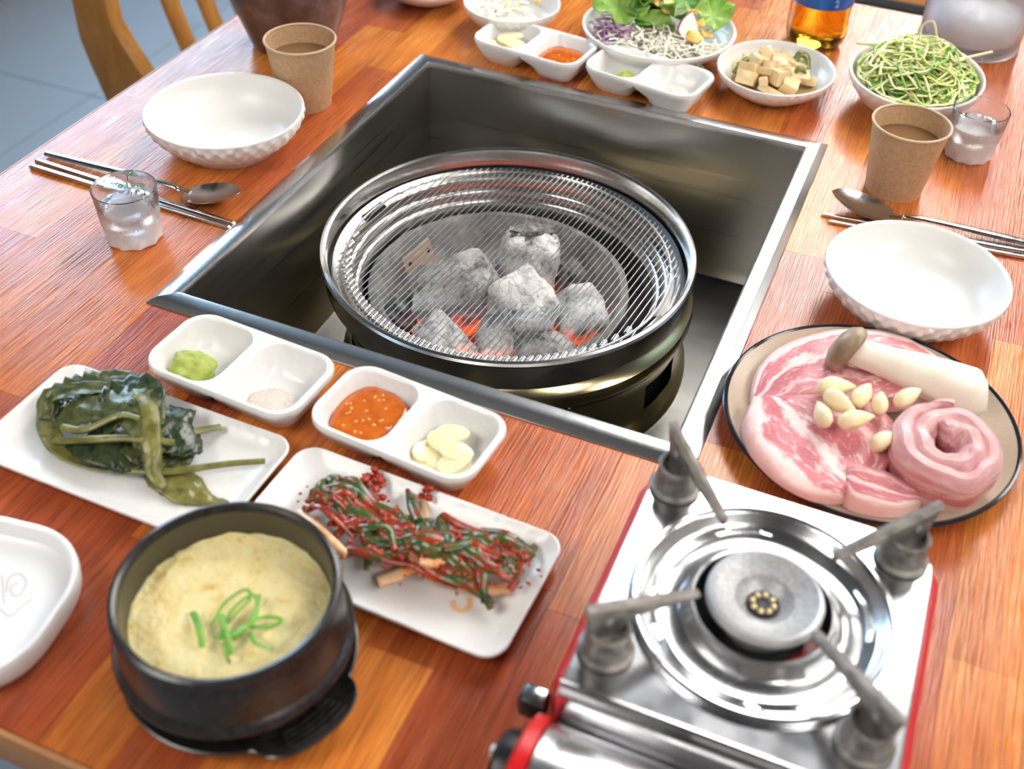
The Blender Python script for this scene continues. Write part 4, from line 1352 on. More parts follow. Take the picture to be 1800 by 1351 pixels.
# top plate with cut corners and a hole for the drip pan
oc = [(0.083, -0.086), (0.083, 0.068), (0.066, 0.084), (-0.066, 0.084), (-0.083, 0.068), (-0.083, -0.086)]
n = 72
ring, outer = [], []
for i in range(n):
    a = 2 * pi * i / n
    ca, sa = cos(a), sin(a)
    ring.append((0.069 * ca, 0.069 * sa))
    t_ = 1e9
    for k in range(len(oc)):
        (x0, y0), (x1, y1) = oc[k], oc[(k + 1) % len(oc)]
        dx, dy = x1 - x0, y1 - y0
        den = ca * dy - sa * dx
        if abs(den) > 1e-9:
            u = (x0 * dy - y0 * dx) / den
            s_ = (x0 * sa - y0 * ca) / den
            if u > 0 and -1e-6 <= s_ <= 1 + 1e-6:
                t_ = min(t_, u)
    outer.append((t_ * ca, t_ * sa))
L = [[(x, y, 0.0640) for x, y in outer], [(x, y, 0.0745) for x, y in outer], [(x * 0.985, y * 0.985, 0.0760) for x, y in outer], [(x, y, 0.0760) for x, y in ring], [(x, y, 0.0690) for x, y in ring]]
obj('top_plate', loft(L, False, False, 30), M_plate, st)
obj('drip_pan', lathe([(0.036, 0.0700), (0.036, 0.0790), (0.0368, 0.0802), (0.0385, 0.0800), (0.0400, 0.0780), (0.0425, 0.0715), (0.0450, 0.0700), (0.0540, 0.0695), (0.0555, 0.0700), (0.0570, 0.0712), (0.0600, 0.0715), (0.0630, 0.0735), (0.0655, 0.0785), (0.0675, 0.0800),
                       (0.0700, 0.0803), (0.0715, 0.0795), (0.0720, 0.0775), (0.0716, 0.0762)], 96, fn=lambda k, r, z, a: (r, z + (0.0008 * sin(a * 4) if 4 < k < 10 else 0))), M_chrome, st)
obj('burner_well', lathe([(0.0358, 0.0785), (0.0355, 0.0642)], 48), M_void, st)
obj('well_dark_disc', lathe([(0, 0.0644), (0.0330, 0.0644), (0.0332, 0.0652), (0, 0.0654)], 40), M_void, st, (-0.006, 0.002, 0))  # black disc added to darken the well, leaving a red crescent at right
bh = obj('burner_head', lathe([(0.020, 0.062), (0.022, 0.074), (0.0285, 0.0795), (0.0305, 0.0820), (0.0308, 0.0860), (0.0298, 0.0885), (0.0280, 0.0890), (0.0265, 0.0880), (0.0160, 0.0850), (0.0140, 0.0820), (0.0095, 0.0790), (0.0080, 0.0780), (0.0, 0.0778)], 72), M_burn, st)
obj('head_edge', lathe([(0.0300, 0.0815), (0.0314, 0.0835), (0.0314, 0.0862), (0.0302, 0.0888), (0.0284, 0.0893), (0.0280, 0.0886)], 72), M_edgegrey, bh)
obj('jet_ring', lathe([(0.0088, 0.0785), (0.0088, 0.0800), (0.0060, 0.0806), (0.0030, 0.0804), (0.0022, 0.0796), (0, 0.0796)], 32), M_blackmetal, bh)
for k in range(8):
    a = 2 * pi * k / 8
    obj('jet', blob(0.0017, 0.0017, 0.0011, 0, 0, sub=2), M_brass, bh, (0.0058 * cos(a), 0.0058 * sin(a), 0.0806))
# four folding pot supports

for sx, sy in ((1, 1), (-1, 1), (-1, -1), (1, -1)):
    ang = math.atan2(sy * 0.0735, sx * 0.0735)
    su = thing('pot_support', None, None)
    su.parent = st
    su.rotation_euler = (0, 0, ang)
    su.location = (-0.002, 0.0 if sy > 0 else 0.007, 0.001)
    pl = [(0.1090, 0.1160), (0.1065, 0.1160), (0.0440, 0.1010), (0.0420, 0.0985), (0.0425, 0.0955), (0.0800, 0.0985), (0.0835, 0.0960), (0.0850, 0.0800), (0.1030, 0.0800), (0.1050, 0.0980)]
    v, f = extrude_vf(pl, -0.0016, 0.0016)
    v = [(x, z, y) for x, y, z in v]
    obj('arm', bevel(mk(v, f), 0.0006, 1), M_cast, su)
    # flange along the upper edge
    obj('arm_flange', mk(*tube_vf([(0.0430, 0, 0.0995), (0.0750, 0, 0.1075), (0.1075, 0, 0.1155)], [0.0030, 0.0036, 0.0030], 8, 0.35), 50), M_cast, su)
    obj('socket', lathe([(0.0, 0.0758), (0.0150, 0.0758), (0.0150, 0.0775), (0.0125, 0.0790), (0.0115, 0.0900), (0.0120, 0.0945), (0.0110, 0.0955), (0.0095, 0.0950), (0.0090, 0.0900), (0, 0.0880)], 32), M_cast, su, (0.0935, 0, 0))
    obj('rivet', mk(*tube_vf([(0.0950, -0.0028, 0.1020), (0.0950, 0.0028, 0.1020)], 0.0022, 12)), M_burn, su)
obj('bay_floor', bbox(-0.082, 0.082, -0.172, -0.088, 0.008, 0.030, 0.003), M_black, st)
obj('front_panel', bbox(-0.083, 0.083, -0.0925, -0.0892, 0.028, 0.0735, 0.001), M_chrome, st)
# folded front lip and gas canister cover
obj('front_lip', mk(*tube_vf([(-0.083, -0.0865, 0.0745), (0.083, -0.0865, 0.0745)], 0.0030, 8, 1.0), 50), M_chrome, st)
L = []
for x in (-0.0815, -0.0800, -0.030, 0.030, 0.080, 0.0815):
    q = []
    for k in range(19):
        a = rad(4 + 172 * k / 18)
        r_ = 0.0420 - (0.0015 if abs(x) > 0.081 else 0)
        cr = 0.0006 * noise.noise(Vector((x * 60, a * 3, 2)))
        q.append((x, -0.1310 - (r_ + cr) * cos(a), 0.0300 + (0.046 + r_ - 0.042 + cr) * sin(a)))
    L.append(q)
v = [Vector(p) for q in L for p in q]
f = []
for i in range(len(L) - 1):
    for k in range(18):
        f.append((i * 19 + k, i * 19 + k + 1, (i + 1) * 19 + k + 1, (i + 1) * 19 + k))
co = obj('canister_cover', mk(v, f, 40), M_chrome, st)
s_ = co.modifiers.new('thickness', 'SOLIDIFY')
s_.thickness = 0.001
# worn paper sticker wrapped over the middle of the cover
v, f = [], []
for i in range(9):
    x = -0.014 + 0.090 * i / 8
    for k in range(13):
        a = rad(40 + 85 * k / 12)
        w_ = 0.0004 + 0.0005 * max(0, noise.noise(Vector((x * 90, a * 6, 7))))
        v.append(Vector((x, -0.1310 - (0.0425 + w_) * cos(a), 0.0300 + (0.0465 + w_) * sin(a))))
for i in range(8):
    for k in range(12):
        f.append((i * 13 + k, i * 13 + k + 1, (i + 1) * 13 + k + 1, (i + 1) * 13 + k))
M_paper = leafy('worn_sticker', (0.62, 0.61, 0.60), (0.84, 0.83, 0.82), 0.5, 70, (1, 0.3, 1))
obj('paper_sticker', mk(v, f, 60), M_paper, st)
for sx in (-1, 1):
    L = []
    for d, x in ((0.0, 0.0815), (0.0, 0.0885), (0.003, 0.0905)):
        q = [(sx * x, -0.1310 - (0.0440 - d) * cos(rad(180 * k / 24)), 0.0290 + (0.0480 - d) * sin(rad(180 * k / 24))) for k in range(25)]
        q += [(sx * x, -0.1310 + 0.0440 - d, 0.012), (sx * x, -0.1310 - 0.0440 + d, 0.012)]
        L.append(q)
    obj('end_cap', loft(L, ang=35), M_red, st)
kn = obj('dial', lathe([(0, 0), (0.0200, 0), (0.0205, 0.003), (0.0195, 0.012), (0.017, 0.0145), (0, 0.0150)], 36, fn=lambda k, r, z, a: (r * (1 + (0.02 * cos(a * 18) if 0 < k < 4 else 0)), z)), M_black, st, (-0.0895, -0.1180, 0.0330), (0, rad(-90), 0))
obj('pointer', bbox(-0.015, 0.015, -0.002, 0.002, 0.0145, 0.0170, 0.0005, 1), M_tray, kn)
lv = obj('lock_lever', bbox(-0.0155, 0.0, -0.0065, 0.0065, -0.0080, 0.0080, 0.0030, 3), M_black, st, (-0.0890, -0.0835, 0.0440))
obj('lever_pad', bbox(-0.0130, -0.0015, -0.0045, 0.0045, 0.0060, 0.0088, 0.0010, 2), M_cutlery, lv)

# ================================================================== meat plate
MX, MY = 0.3325, -0.1560
mp = thing('meat_plate', 'round beige plate with a dark rim holding raw pork', 'plate', (MX, MY, 0))
obj('plate_body', lathe([(0, 0.0048), (0.066, 0.0048), (0.076, 0.0058), (0.090, 0.0105), (0.1010, 0.0150), (0.1020, 0.0155)], 96), M_sticker, mp)
obj('dark_rim', lathe([(0.1020, 0.0155), (0.1035, 0.0164), (0.1050, 0.0160), (0.1055, 0.0148), (0.1045, 0.0130), (0.092, 0.0065), (0.075, 0.0012), (0.070, 0.0), (0.064, 0.0), (0.062, 0.0015), (0, 0.0015)], 96), M_rimdark, mp)


def slab(name, outer, inner, th, mat, label, nv=12, k=5, bulge=0.003, seed=0, group='pork on the meat plate'):
    """meat slab between its rind edge and its inner edge (photo points with height)"""
    A, B = smoothpath(P(outer), k), smoothpath(P(inner), k)
    n = len(A)
    v, uv, f = [], [], []
    Wd = nv + 1
    acc = [0.0]
    for i in range(1, n):
        acc.append(acc[-1] + (A[i] - A[i - 1]).length)
    for side in (0, 1):
        for i in range(n):
            for j in range(Wd):
                s = j / nv
                p = A[i].lerp(B[i], s)
                e_ = min(1, min(s, 1 - s) * 7, min(i, n - 1 - i) / (n - 1) * 9)
                z = bulge * e_ ** 0.6 + 0.0014 * noise.noise(Vector((p.x * 70, p.y * 70, seed)))
                if side:
                    p = p + Vector((0, 0, -th)) + (A[i] - B[i]).normalized() * (0.003 * (0.5 - s))
                else:
                    p = p + Vector((0, 0, z - bulge))
                r_ = math.hypot(p.x - MX, p.y - MY)
                p.z = max(p.z, 0.0056 + max(0, r_ - 0.072) * 0.34 + (0.0 if side else 0.004))
                v.append(p)
                uv.append((acc[i] / 0.12, s))
    N = n * Wd
    for i in range(n - 1):
        for j in range(nv):
            a = i * Wd + j
            f.append((a, a + Wd, a + Wd + 1, a + 1))
            f.append((N + a, N + a + 1, N + a + Wd + 1, N + a + Wd))
    rind = []
    for i in range(n - 1):
        a = i * Wd
        rind.append(len(f))
        f.append((a, N + a, N + a + Wd, a + Wd))
        a = i * Wd + nv
        f.append((a, a + Wd, N + a + Wd, N + a))
    for j in range(nv):
        f.append((j, j + 1, N + j + 1, N + j))
        a = (n - 1) * Wd + j
        f.append((a, N + a, N + a + 1, a + 1))
    me = mk(v, f, 70, uv)
    me.materials.append(mat.m)
    me.materials.append(M_rind.m)
    for i in rind:
        me.polygons[i].material_index = 1
    return obj(name, me, None, None, label=label, cat='raw pork', group=group)


slab('pork_slab', [(1322, 692, .018), (1335, 640, .021), (1380, 600, .024), (1450, 577, .026), (1520, 572, .027), (1580, 580, .027), (1640, 612, .022), (1665, 640, .017)],
     [(1345, 712, .020), (1400, 700, .028), (1440, 690, .032), (1475, 690, .034), (1510, 695, .034), (1555, 695, .034), (1610, 690, .028), (1640, 680, .022)], 0.016, M_meat, 'thick pork slab at the back of the meat plate under the mushroom', nv=16, seed=1)
slab('pork_slab', [(1325, 690, .029), (1312, 730, .027), (1322, 775, .026), (1355, 820, .025), (1395, 850, .025), (1440, 868, .024), (1480, 874, .020)],
     [(1400, 690, .034), (1470, 690, .037), (1530, 700, .037), (1575, 740, .036), (1580, 790, .033), (1560, 815, .031), (1535, 850, .025)], 0.020, M_meat2, 'broad marbled pork slab with a thick rind at the front left of the meat plate', nv=18, seed=2)
slab('pork_slab', [(1488, 845, .029), (1500, 870, .027), (1540, 884, .026), (1585, 887, .025), (1622, 876, .023)],
     [(1490, 815, .033), (1530, 815, .034), (1565, 825, .033), (1600, 845, .030), (1622, 862, .026)], 0.020, M_meat, 'pork slab end with pale rind at the very front of the meat plate', nv=10, seed=3)

# rolled pork belly
rc = at(1662, 800, 0.030)
turns, th_, hh = 2.1, 0.0098, 0.047
ns, nh = 96, 10
v, uv, f = [], [], []
for side in (0, 1):
    for i in range(ns + 1):
        t_ = i / ns
        a = rad(75) + t_ * turns * 2 * pi
        r_ = 0.0385 - t_ * turns * (th_ + 0.0014) - (th_ if side else 0) - 0.002 * noise.noise(Vector((cos(a) * 2, sin(a) * 2, t_)))
        taper = min(1, (1 - t_) * 12 + 0.25, t_ * 12 + 0.35)
        for j in range(nh + 1):
            s = j / nh
            wob = 0.0035 * noise.noise(Vector((cos(a) * 1.5, sin(a) * 1.5, t_ * 2)))
            z = (hh + wob) * s
            bul = 0.003 * sin(pi * s) * (-1 if side else 1) + (0.0022 if 0 < j < nh else 0) * (-1 if side else 1)
            rnd = 0.0026 * max(0, (s - 0.72) / 0.28) ** 2 * (1 if side else -1)
            rr = max(0.0006, r_ + bul * taper + rnd - 0.007 * max(0, 1 - t_ * 7) ** 2 + (1 - min(1, t_ * 9)) * (th_ * 0.8 if side else 0) - (0.004 * (1 - s) if not side else 0))
            v.append(Vector((rr * cos(a), rr * sin(a), z + (0.004 * t_ if s > 0.5 else 0))))
            uv.append((t_ * 3.0, s if not side else s * 0.9))
W_ = nh + 1
N = (ns + 1) * W_
for i in range(ns):
    for j in range(nh):
        a = i * W_ + j
        f.append((a, a + 1, a + W_ + 1, a + W_))
        f.append((N + a, N + a + W_, N + a + W_ + 1, N + a + 1))
    for j in (0, nh):
        a = i * W_ + j
        f.append((a, a + W_, N + a + W_, N + a))
for j in range(nh):
    f.append((j, N + j, N + j + 1, j + 1))
    a = ns * W_ + j
    f.append((a, a + 1, N + a + 1, N + a))
obj('pork_roll', mk(v, f, 75, uv), M_meat3, None, (rc.x, rc.y, 0.0068), (rad(10), rad(-5), 0.4), label='rolled-up pork belly standing at the right of the meat plate', cat='raw pork', group='pork on the meat plate')


# king oyster mushroom
def mushroom():
    a, b_ = at(1490, 612, 0.046), at(1735, 700, 0.030)
    d = b_ - a
    L = d.length
    q = Vector((0, 0, 1)).rotation_difference(d.normalized())
    t = thing('king_oyster_mushroom', 'whole king oyster mushroom with a brown cap lying across the pork', 'mushroom', a)
    t.rotation_euler = q.to_euler()
    obj('stem', lathe([(0, 0.0), (0.0098, 0.0), (0.0105, L * 0.10), (0.0120, L * 0.3), (0.0150, L * 0.5), (0.0172, L * 0.7), (0.0178, L * 0.86), (0.0170, L * 0.93), (0.0105, L * 1.0), (0, L * 1.005)], 48,
                      fn=lambda k, r, z, an: (r * (1 + 0.05 * noise.noise(Vector((cos(an) * 2, sin(an) * 2, z * 30)))), z + (0.004 * cos(an) if z > L * 0.9 else 0))), M_stem, t)
    c = obj('cap', lathe([(0, -0.0105), (0.0070, -0.0100), (0.0125, -0.0070), (0.0155, -0.0020), (0.0158, 0.0020), (0.0145, 0.0040), (0.0120, 0.0035), (0.0095, 0.0020), (0, 0.0020)], 40,
                         fn=lambda k, r, z, an: (r * (1 + 0.10 * noise.noise(Vector((cos(an) * 1.5, sin(an) * 1.5, 5)))), z)), M_cap, t, (0.001, 0, 0.0), (0.15, 0.25, 0), scale=(1.35, 1.0, 1.0))
    return t


mushroom()
gv = lathe([(0, -0.0085), (0.0030, -0.0082), (0.0054, -0.0062), (0.0068, -0.0025), (0.0068, 0.0010), (0.0056, 0.0050), (0.0036, 0.0090), (0.0018, 0.0120), (0.0007, 0.0136), (0, 0.0138)], 28, fn=lambda k, r, z, a: (r * (1 - 0.30 * max(0, -cos(a)) - 0.10 * max(0, sin(a * 2))), z), ang=60)
gv.materials.append(M_garlic.m)
for px, py, ln, az, sc_, z, lb in ((1463, 681, 1, 8, 1.25, .044, 'peeled garlic clove farthest back on the pork, lying lengthwise'), (1470, 704, 1, -42, 1.15, .047, 'peeled garlic clove leaning on the rearmost clove'),
                                   (1517, 696, 1, 60, 1.15, .045, 'plump peeled garlic clove in the middle of the clove pile'), (1549, 710, 1, 80, 1.0, .043, 'upright peeled garlic clove just right of the pile'),
                                   (1594, 700, 1, 40, 1.15, .042, 'peeled garlic clove half hidden behind the pork roll'), (1449, 730, 1, 100, 1.05, .042, 'slim peeled garlic clove at the left of the pile'),
                                   (1500, 739, 1, 20, 1.2, .044, 'fat peeled garlic clove at the front of the pile'), (1552, 776, 1, 35, 1.1, .041, 'lone peeled garlic clove against the pork roll')):
    obj('garlic_clove', gv, None, None, at(px, py, z), (rad(90), rad(10), rad(az + 90 + 20)), lb, 'garlic', 'whole garlic cloves on the pork', scale=(sc_,) * 3)

# ================================================================== far side of the table
# ---- pickled radish bowl
bowl('side_bowl', (0.1505, 0.338, 0), 0.0620, 0.0300, 'white oval bowl of pickled radish between the salad and the scallion bowl', sy=1.08, foot=0.5, rot=rad(-8), q=0.0016)
obj('pickle_broth', lathe([(0, 0.0095), (0.044, 0.0095), (0.0452, 0.0120), (0, 0.0120)], 48), M_broth, None, (0.1505, 0.338, 0), label='thin yellow pickling broth in the radish bowl', cat='broth')
rng = random.Random(3)
rb_me = [bevel(mk(*box_vf(-a, a, -b_, b_, -c, c)), 0.0012, 2) for a, b_, c in ((0.0105, 0.0085, 0.0070), (0.0130, 0.0062, 0.0050), (0.0085, 0.0085, 0.0080), (0.0150, 0.0046, 0.0040))]
for m_ in rb_me:
    m_.materials.append(M_radish.m)
for k in range(24):
    a, r_ = k * 2.4, 0.036 * math.sqrt((k + 0.5) / 24)
    x, y = 0.1475 + r_ * cos(a), 0.338 + r_ * sin(a) * 1.0
    z = 0.0175 + 0.017 * (1 - (r_ / 0.038) ** 2) + rng.uniform(-0.002, 0.002)
    obj('radish_cube', rb_me[k % 4], None, None, (x, y, z), (rng.uniform(-0.5, 0.5), rng.uniform(-0.5, 0.5), rng.uniform(0, 3)), 'pale yellow pickled radish piece heaped in the white side bowl', 'radish', 'pickled radish pieces')
for pts in ([(1398, 112, .032), (1404, 96, .040), (1418, 100, .038), (1420, 122, .028)], [(1290, 128, .022), (1300, 114, .028), (1316, 103, .032)], [(1393, 130, .030), (1408, 120, .035), (1420, 138, .024)]):
    stem('chili_ring', pts, [0.0034, 0.0042, 0.0036], M_chili, 'dark olive pickled chili piece among the radish', 'chili', 'pickled chili pieces', 0.6)
obj('red_chili_chip', rb_me[3].copy(), None, None, at(1364, 142, 0.022), (0.4, 0.6, 1.9), 'tiny red chili chip at the front of the radish', 'chili', scale=(0.45, 1.1, 0.9)).data.materials[0] = M_redchip.m

# ---- scallion salad bowl
SBX, SBY = 0.2905, 0.372
bowl('salad_bowl', (SBX, SBY, 0), 0.0690, 0.0400, 'deep white oval bowl heaped with shredded scallion salad', sy=1.20, foot=0.5, q=0.0014)
rng = random.Random(21)
e = MB()
for k in range(430):
    r_ = math.sqrt(rng.random())
    a = rng.random() * 2 * pi
    x, y = r_ * 0.056 * cos(a), r_ * 0.066 * sin(a)
    top = 0.034 + 0.036 * (1 - r_ ** 2)
    z = top * (0.55 + 0.45 * rng.random() ** 0.5)
    th = rng.random() * pi
    L = rng.uniform(0.016, 0.036)
    bend = rng.gauss(0, 0.019)
    pts = []
    for s in (-1, -0.5, 0, 0.5, 1):
        xx = x + cos(th) * L * s - sin(th) * bend * (1 - s * s)
        yy = y + sin(th) * L * s + cos(th) * bend * (1 - s * s)
        q = math.hypot(xx / 0.060, yy / 0.072)
        if q > 1:
            xx, yy = xx / q, yy / q
        lim = 0.034 + 0.038 * (1 - min(1, q) ** 2)
        pts.append((xx, yy, min(z + rng.gauss(0, 0.003), lim + 0.004)))
    mi = 0 if k % 20 < 10 else (1 if k % 20 < 16 else 2)
    e.add(*tube_vf(smoothpath(pts, 3), rng.uniform(0.0009, 0.0017), 5, 0.7), mi)
obj('scallion_salad', e.mesh(60, (M_pale, M_midsc, M_scal)), None, None, (SBX, SBY, 0), label='tangled heap of pale yellow and green shredded scallion salad', cat='salad', kind='stuff')
for pts, r_, lb in (([(1615, 75, .06), (1622, 45, .075), (1640, 38, .082), (1646, 60, .070), (1642, 80, .060)], 0.0012, 'thin pale scallion strand arching up behind the salad heap'),
                    ([(1680, 105, .055), (1705, 100, .056), (1744, 91, .058)], 0.0017, 'straight beige scallion strand sticking out towards the pitcher'),
                    ([(1508, 75, .046), (1520, 77, .048), (1545, 78, .052)], 0.0024, 'white scallion strand poking over the left rim of the salad bowl')):
    stem('scallion_strand', pts, r_, M_pale, lb, 'scallion', 'loose scallion strands', 0.8)

# ---- mixed salad plate
SLX, SLY = 0.0085, 0.374
bowl('salad_plate', (SLX, SLY, 0), 0.0860, 0.0330, 'white shallow bowl of mixed green salad beyond the sauce dishes', foot=0.5, q=0.0)
rng = random.Random(8)


def shreds(name, mat, ctr, sp, n, label, seed, z0, r0=0.0008):
    rg = random.Random(seed)
    e_ = MB()
    for k in range(n):
        x, y = ctr[0] + rg.gauss(0, sp[0]), ctr[1] + rg.gauss(0, sp[1])
        q = math.hypot((x - SLX) / 0.066, (y - SLY) / 0.066)
        if q > 1:
            x, y = SLX + (x - SLX) / q, SLY + (y - SLY) / q
        th = rg.random() * pi
        L_, bn = rg.uniform(0.008, 0.018), rg.gauss(0, 0.005)
        z = z0 + rg.uniform(0.004, 0.018)
        pts = [(x + cos(th) * L_ * s - sin(th) * bn * (1 - s * s), y + sin(th) * L_ * s + cos(th) * bn * (1 - s * s), max(0.011, z + rg.gauss(0, 0.003))) for s in (-1, 0, 1)]
        e_.add(*tube_vf(smoothpath(pts, 3), rg.uniform(r0, r0 * 1.7), 5, 0.6))
    obj(name, e_.mesh(60), mat, None, label=label, cat='cabbage', kind='stuff')


shreds('shredded_purple_cabbage', M_purple, (-0.040, 0.352), (0.015, 0.013), 70, 'shredded purple cabbage at the left of the mixed salad', 1, 0.014)
shreds('shredded_white_cabbage', M_cabbage, (0.022, 0.352), (0.036, 0.022), 280, 'shredded white cabbage along the front of the mixed salad', 2, 0.013)


def lettuce(px, py, z, s, seed, mat, label, tilt=(0, 0, 0)):
    n_, m_ = 30, 6
    v_, f_ = [Vector((0, 0, 0))], []
    for k in range(1, m_ + 1):
        for i in range(n_):
            a = 2 * pi * i / n_
            rr = 1.25 * s * k / m_ * (1 + 0.22 * noise.noise(Vector((cos(a) * 1.4, sin(a) * 1.4, seed))))
            ru = (k / m_) ** 2 * s
            v_.append(Vector((rr * cos(a), rr * sin(a) * 0.75, 0.35 * ru + 0.28 * ru * sin(a * 6 + seed) + 0.12 * ru * sin(a * 13 + seed * 2))))
    for i in range(n_):
        f_.append((0, 1 + i, 1 + (i + 1) % n_))
    for k in range(m_ - 1):
        for i in range(n_):
            q = (i + 1) % n_
            f_.append((1 + k * n_ + i, 1 + (k + 1) * n_ + i, 1 + (k + 1) * n_ + q, 1 + k * n_ + q))
    o = obj('lettuce_leaf', mk(v_, f_, 80), mat, None, at(px, py, z), tilt, label, 'lettuce', 'lettuce leaves in the mixed salad')
    s_ = o.modifiers.new('thickness', 'SOLIDIFY')
    s_.thickness = 0.0006


lettuce(1090, 15, .042, 0.026, 1, M_lettuce, 'large pale green ruffled lettuce leaf at the left of the salad', (0.5, 0.2, 0.3))
lettuce(1140, 25, .036, 0.022, 2, M_lettuced, 'dark green lettuce leaf in the middle of the salad', (0.7, 0.0, 1.0))
lettuce(1172, 22, .042, 0.021, 3, M_lettuced, 'green lettuce leaf right of the salad middle', (0.6, 0.3, 2.0))
lettuce(1150, 44, .030, 0.017, 4, M_lettuce, 'small green lettuce leaf hanging over the white cabbage', (0.9, 0.1, 0.2))
lettuce(1252, 28, .036, 0.021, 5, M_lettuce, 'bright green frilly lettuce leaf at the right rim of the salad', (0.5, -0.3, 1.2))
lettuce(1120, 0, .045, 0.028, 6, M_lettuced, 'green lettuce leaf at the back of the salad', (0.4, 0.1, 2.2))
lettuce(1205, 2, .044, 0.022, 7, M_lettuced, 'green lettuce leaf behind the pear slice', (0.5, 0.0, 0.6))
for px, py, z, s, sd, lb in ((1095, 54, .027, 0.0052, 1, 'small square orange flake at the front left of the salad'), (1170, 8, .050, 0.011, 2, 'large orange flake on top of the salad'), (1150, 0, .052, 0.010, 3, 'orange flake at the back top of the salad'),
                             (1215, 22, .042, 0.008, 4, 'orange flake above the pear slice'), (1227, 42, .036, 0.0065, 5, 'deep orange flake right of the pear slice'), (1222, 66, .033, 0.0070, 6, 'orange flake lying on the pear slice tip'), (1242, 60, .026, 0.0055, 7, 'pale orange flake at the front right of the salad')):
    obj('corn_flake', blob(s * 1.45, s * 1.25, s * 0.40, seed=sd, amp=0.2, sub=3, boxy=0.3), M_flake, None, at(px, py, z), (0.35, 0.08 * sd - 0.3, sd), lb, 'flake', 'orange flakes in the salad')
n = 22
pp = [(0.0, 0.017), (-0.006, 0.008), (-0.0085, -0.004), (-0.004, -0.010), (0.006, -0.017), (0.0085, -0.019), (0.008, -0.008), (0.005, 0.006)]
ps = thing('pear_slice', 'thin white fruit slice with a dark purple skin edge in the salad', 'fruit slice', at(1212, 50, .037), (rad(30), rad(5), rad(15)))
ps.scale = (1.45, 1.35, 1.0)
obj('flesh', bevel(mk(*extrude_vf(pp, -0.0007, 0.0007)), 0.0003, 1), M_pear, ps)
obj('skin', mk(*tube_vf(smoothpath([(x, y, 0) for x, y in pp[:6]], 4), 0.0010, 6)), M_pearskin, ps)
stem('purple_cabbage_strip', [(1150, 55, .026), (1165, 56, .030), (1180, 45, .030)], [0.003, 0.0045, 0.003], M_purple, 'broad dark purple cabbage strip at the middle of the salad', 'cabbage', None, 0.3)

# ---- small bowl at the top edge
bowl('side_bowl', (-0.1650, 0.361, 0), 0.0560, 0.0320, 'small white bowl of pale pickled strips at the top edge, left of the salad', foot=0.52, q=0.0014)
rng = random.Random(4)
for k in range(20):
    x, y = -0.165 + rng.gauss(0, 0.016), 0.358 + rng.gauss(0, 0.016)
    th = rng.random() * pi
    pts = [(x + cos(th) * 0.014 * s, y + sin(th) * 0.014 * s, 0.020 + 0.006 * rng.random() + 0.004 * (1 - abs(s))) for s in (-1, -0.3, 0.3, 1)]
    mt = (M_radish, M_cabbage, M_cabbage, M_pear)[k % 4]
    obj('pickle_strip', mk(*tube_vf(smoothpath(pts, 3), [0.002, 0.0032, 0.003, 0.002], 7, 0.5), 60), mt, None, label='pale pickled vegetable strip in the small bowl at the top edge', cat='pickle', group='pickled strips in the small bowl')
obj('corn_flake', blob(0.004, 0.003, 0.0015, seed=9, amp=0.2, sub=2), M_flake, None, at(944, 2, .030), (0.3, 0, 0), 'small orange chip in the small bowl at the top edge', 'flake', 'orange flakes in the salad')
bowl('side_plate', (-0.2900, 0.392, 0), 0.0560, 0.0220, 'white dish just peeking in at the top edge, right of the clay pot', foot=0.5, q=0.0)

# ---- bottle
bt = thing('drink_bottle', 'clear bottle of amber drink with a blue label at the top edge', 'bottle', (0.1665, 0.486, 0))
bo = [(0, 0.006), (0.012, 0.0045), (0.022, 0.0), (0.029, 0.001), (0.0335, 0.006), (0.0345, 0.014), (0.0345, 0.030), (0.0338, 0.034), (0.0345, 0.038), (0.0345, 0.120), (0.0330, 0.135), (0.022, 0.170), (0.0135, 0.195), (0.0125, 0.215)]


def petal(k, r, z, a):
    return (r * (1 - 0.03 * abs(sin(a * 5)) * max(0, 1 - abs(z - 0.008) / 0.012)), z)


obj('bottle_shell', lathe(bo + [(r - 0.0006, z) for r, z in bo[::-1] if r > 0.0125] + [(0, 0.0066)], 80, petal), M_pet, bt)
obj('drink', lathe([(0, 0.0075), (0.012, 0.006), (0.022, 0.0018), (0.028, 0.0028), (0.0322, 0.007), (0.0333, 0.0145), (0.0333, 0.030), (0.0326, 0.034), (0.0333, 0.038), (0.0333, 0.118), (0.0315, 0.133), (0.028, 0.145), (0, 0.145)], 64, petal), M_amber, bt)
lb_ = obj('label_wrap', lathe([(0.0349, 0.052), (0.0352, 0.053), (0.0352, 0.115), (0.0349, 0.116)], 64), M_label, bt)
e = MB()
for k in range(7):
    a = rad(-58 + 0)
    z0 = 0.056 + k * 0.0052
    for dx in (0, 1, 2):
        aa = a + dx * 0.045
        e.add(*tube_vf([(0.03535 * cos(aa), 0.03535 * sin(aa), z0), (0.03535 * cos(aa), 0.03535 * sin(aa), z0 + (0.0036 if (k + dx) % 3 else 0.0018))], 0.00035, 5))
obj('label_lettering', e.mesh(), M_print, lb_)
obj('bottle_cap', lathe([(0, 0.228), (0.0135, 0.228), (0.0142, 0.226), (0.0142, 0.212), (0.0130, 0.211)], 40), M_label, bt)

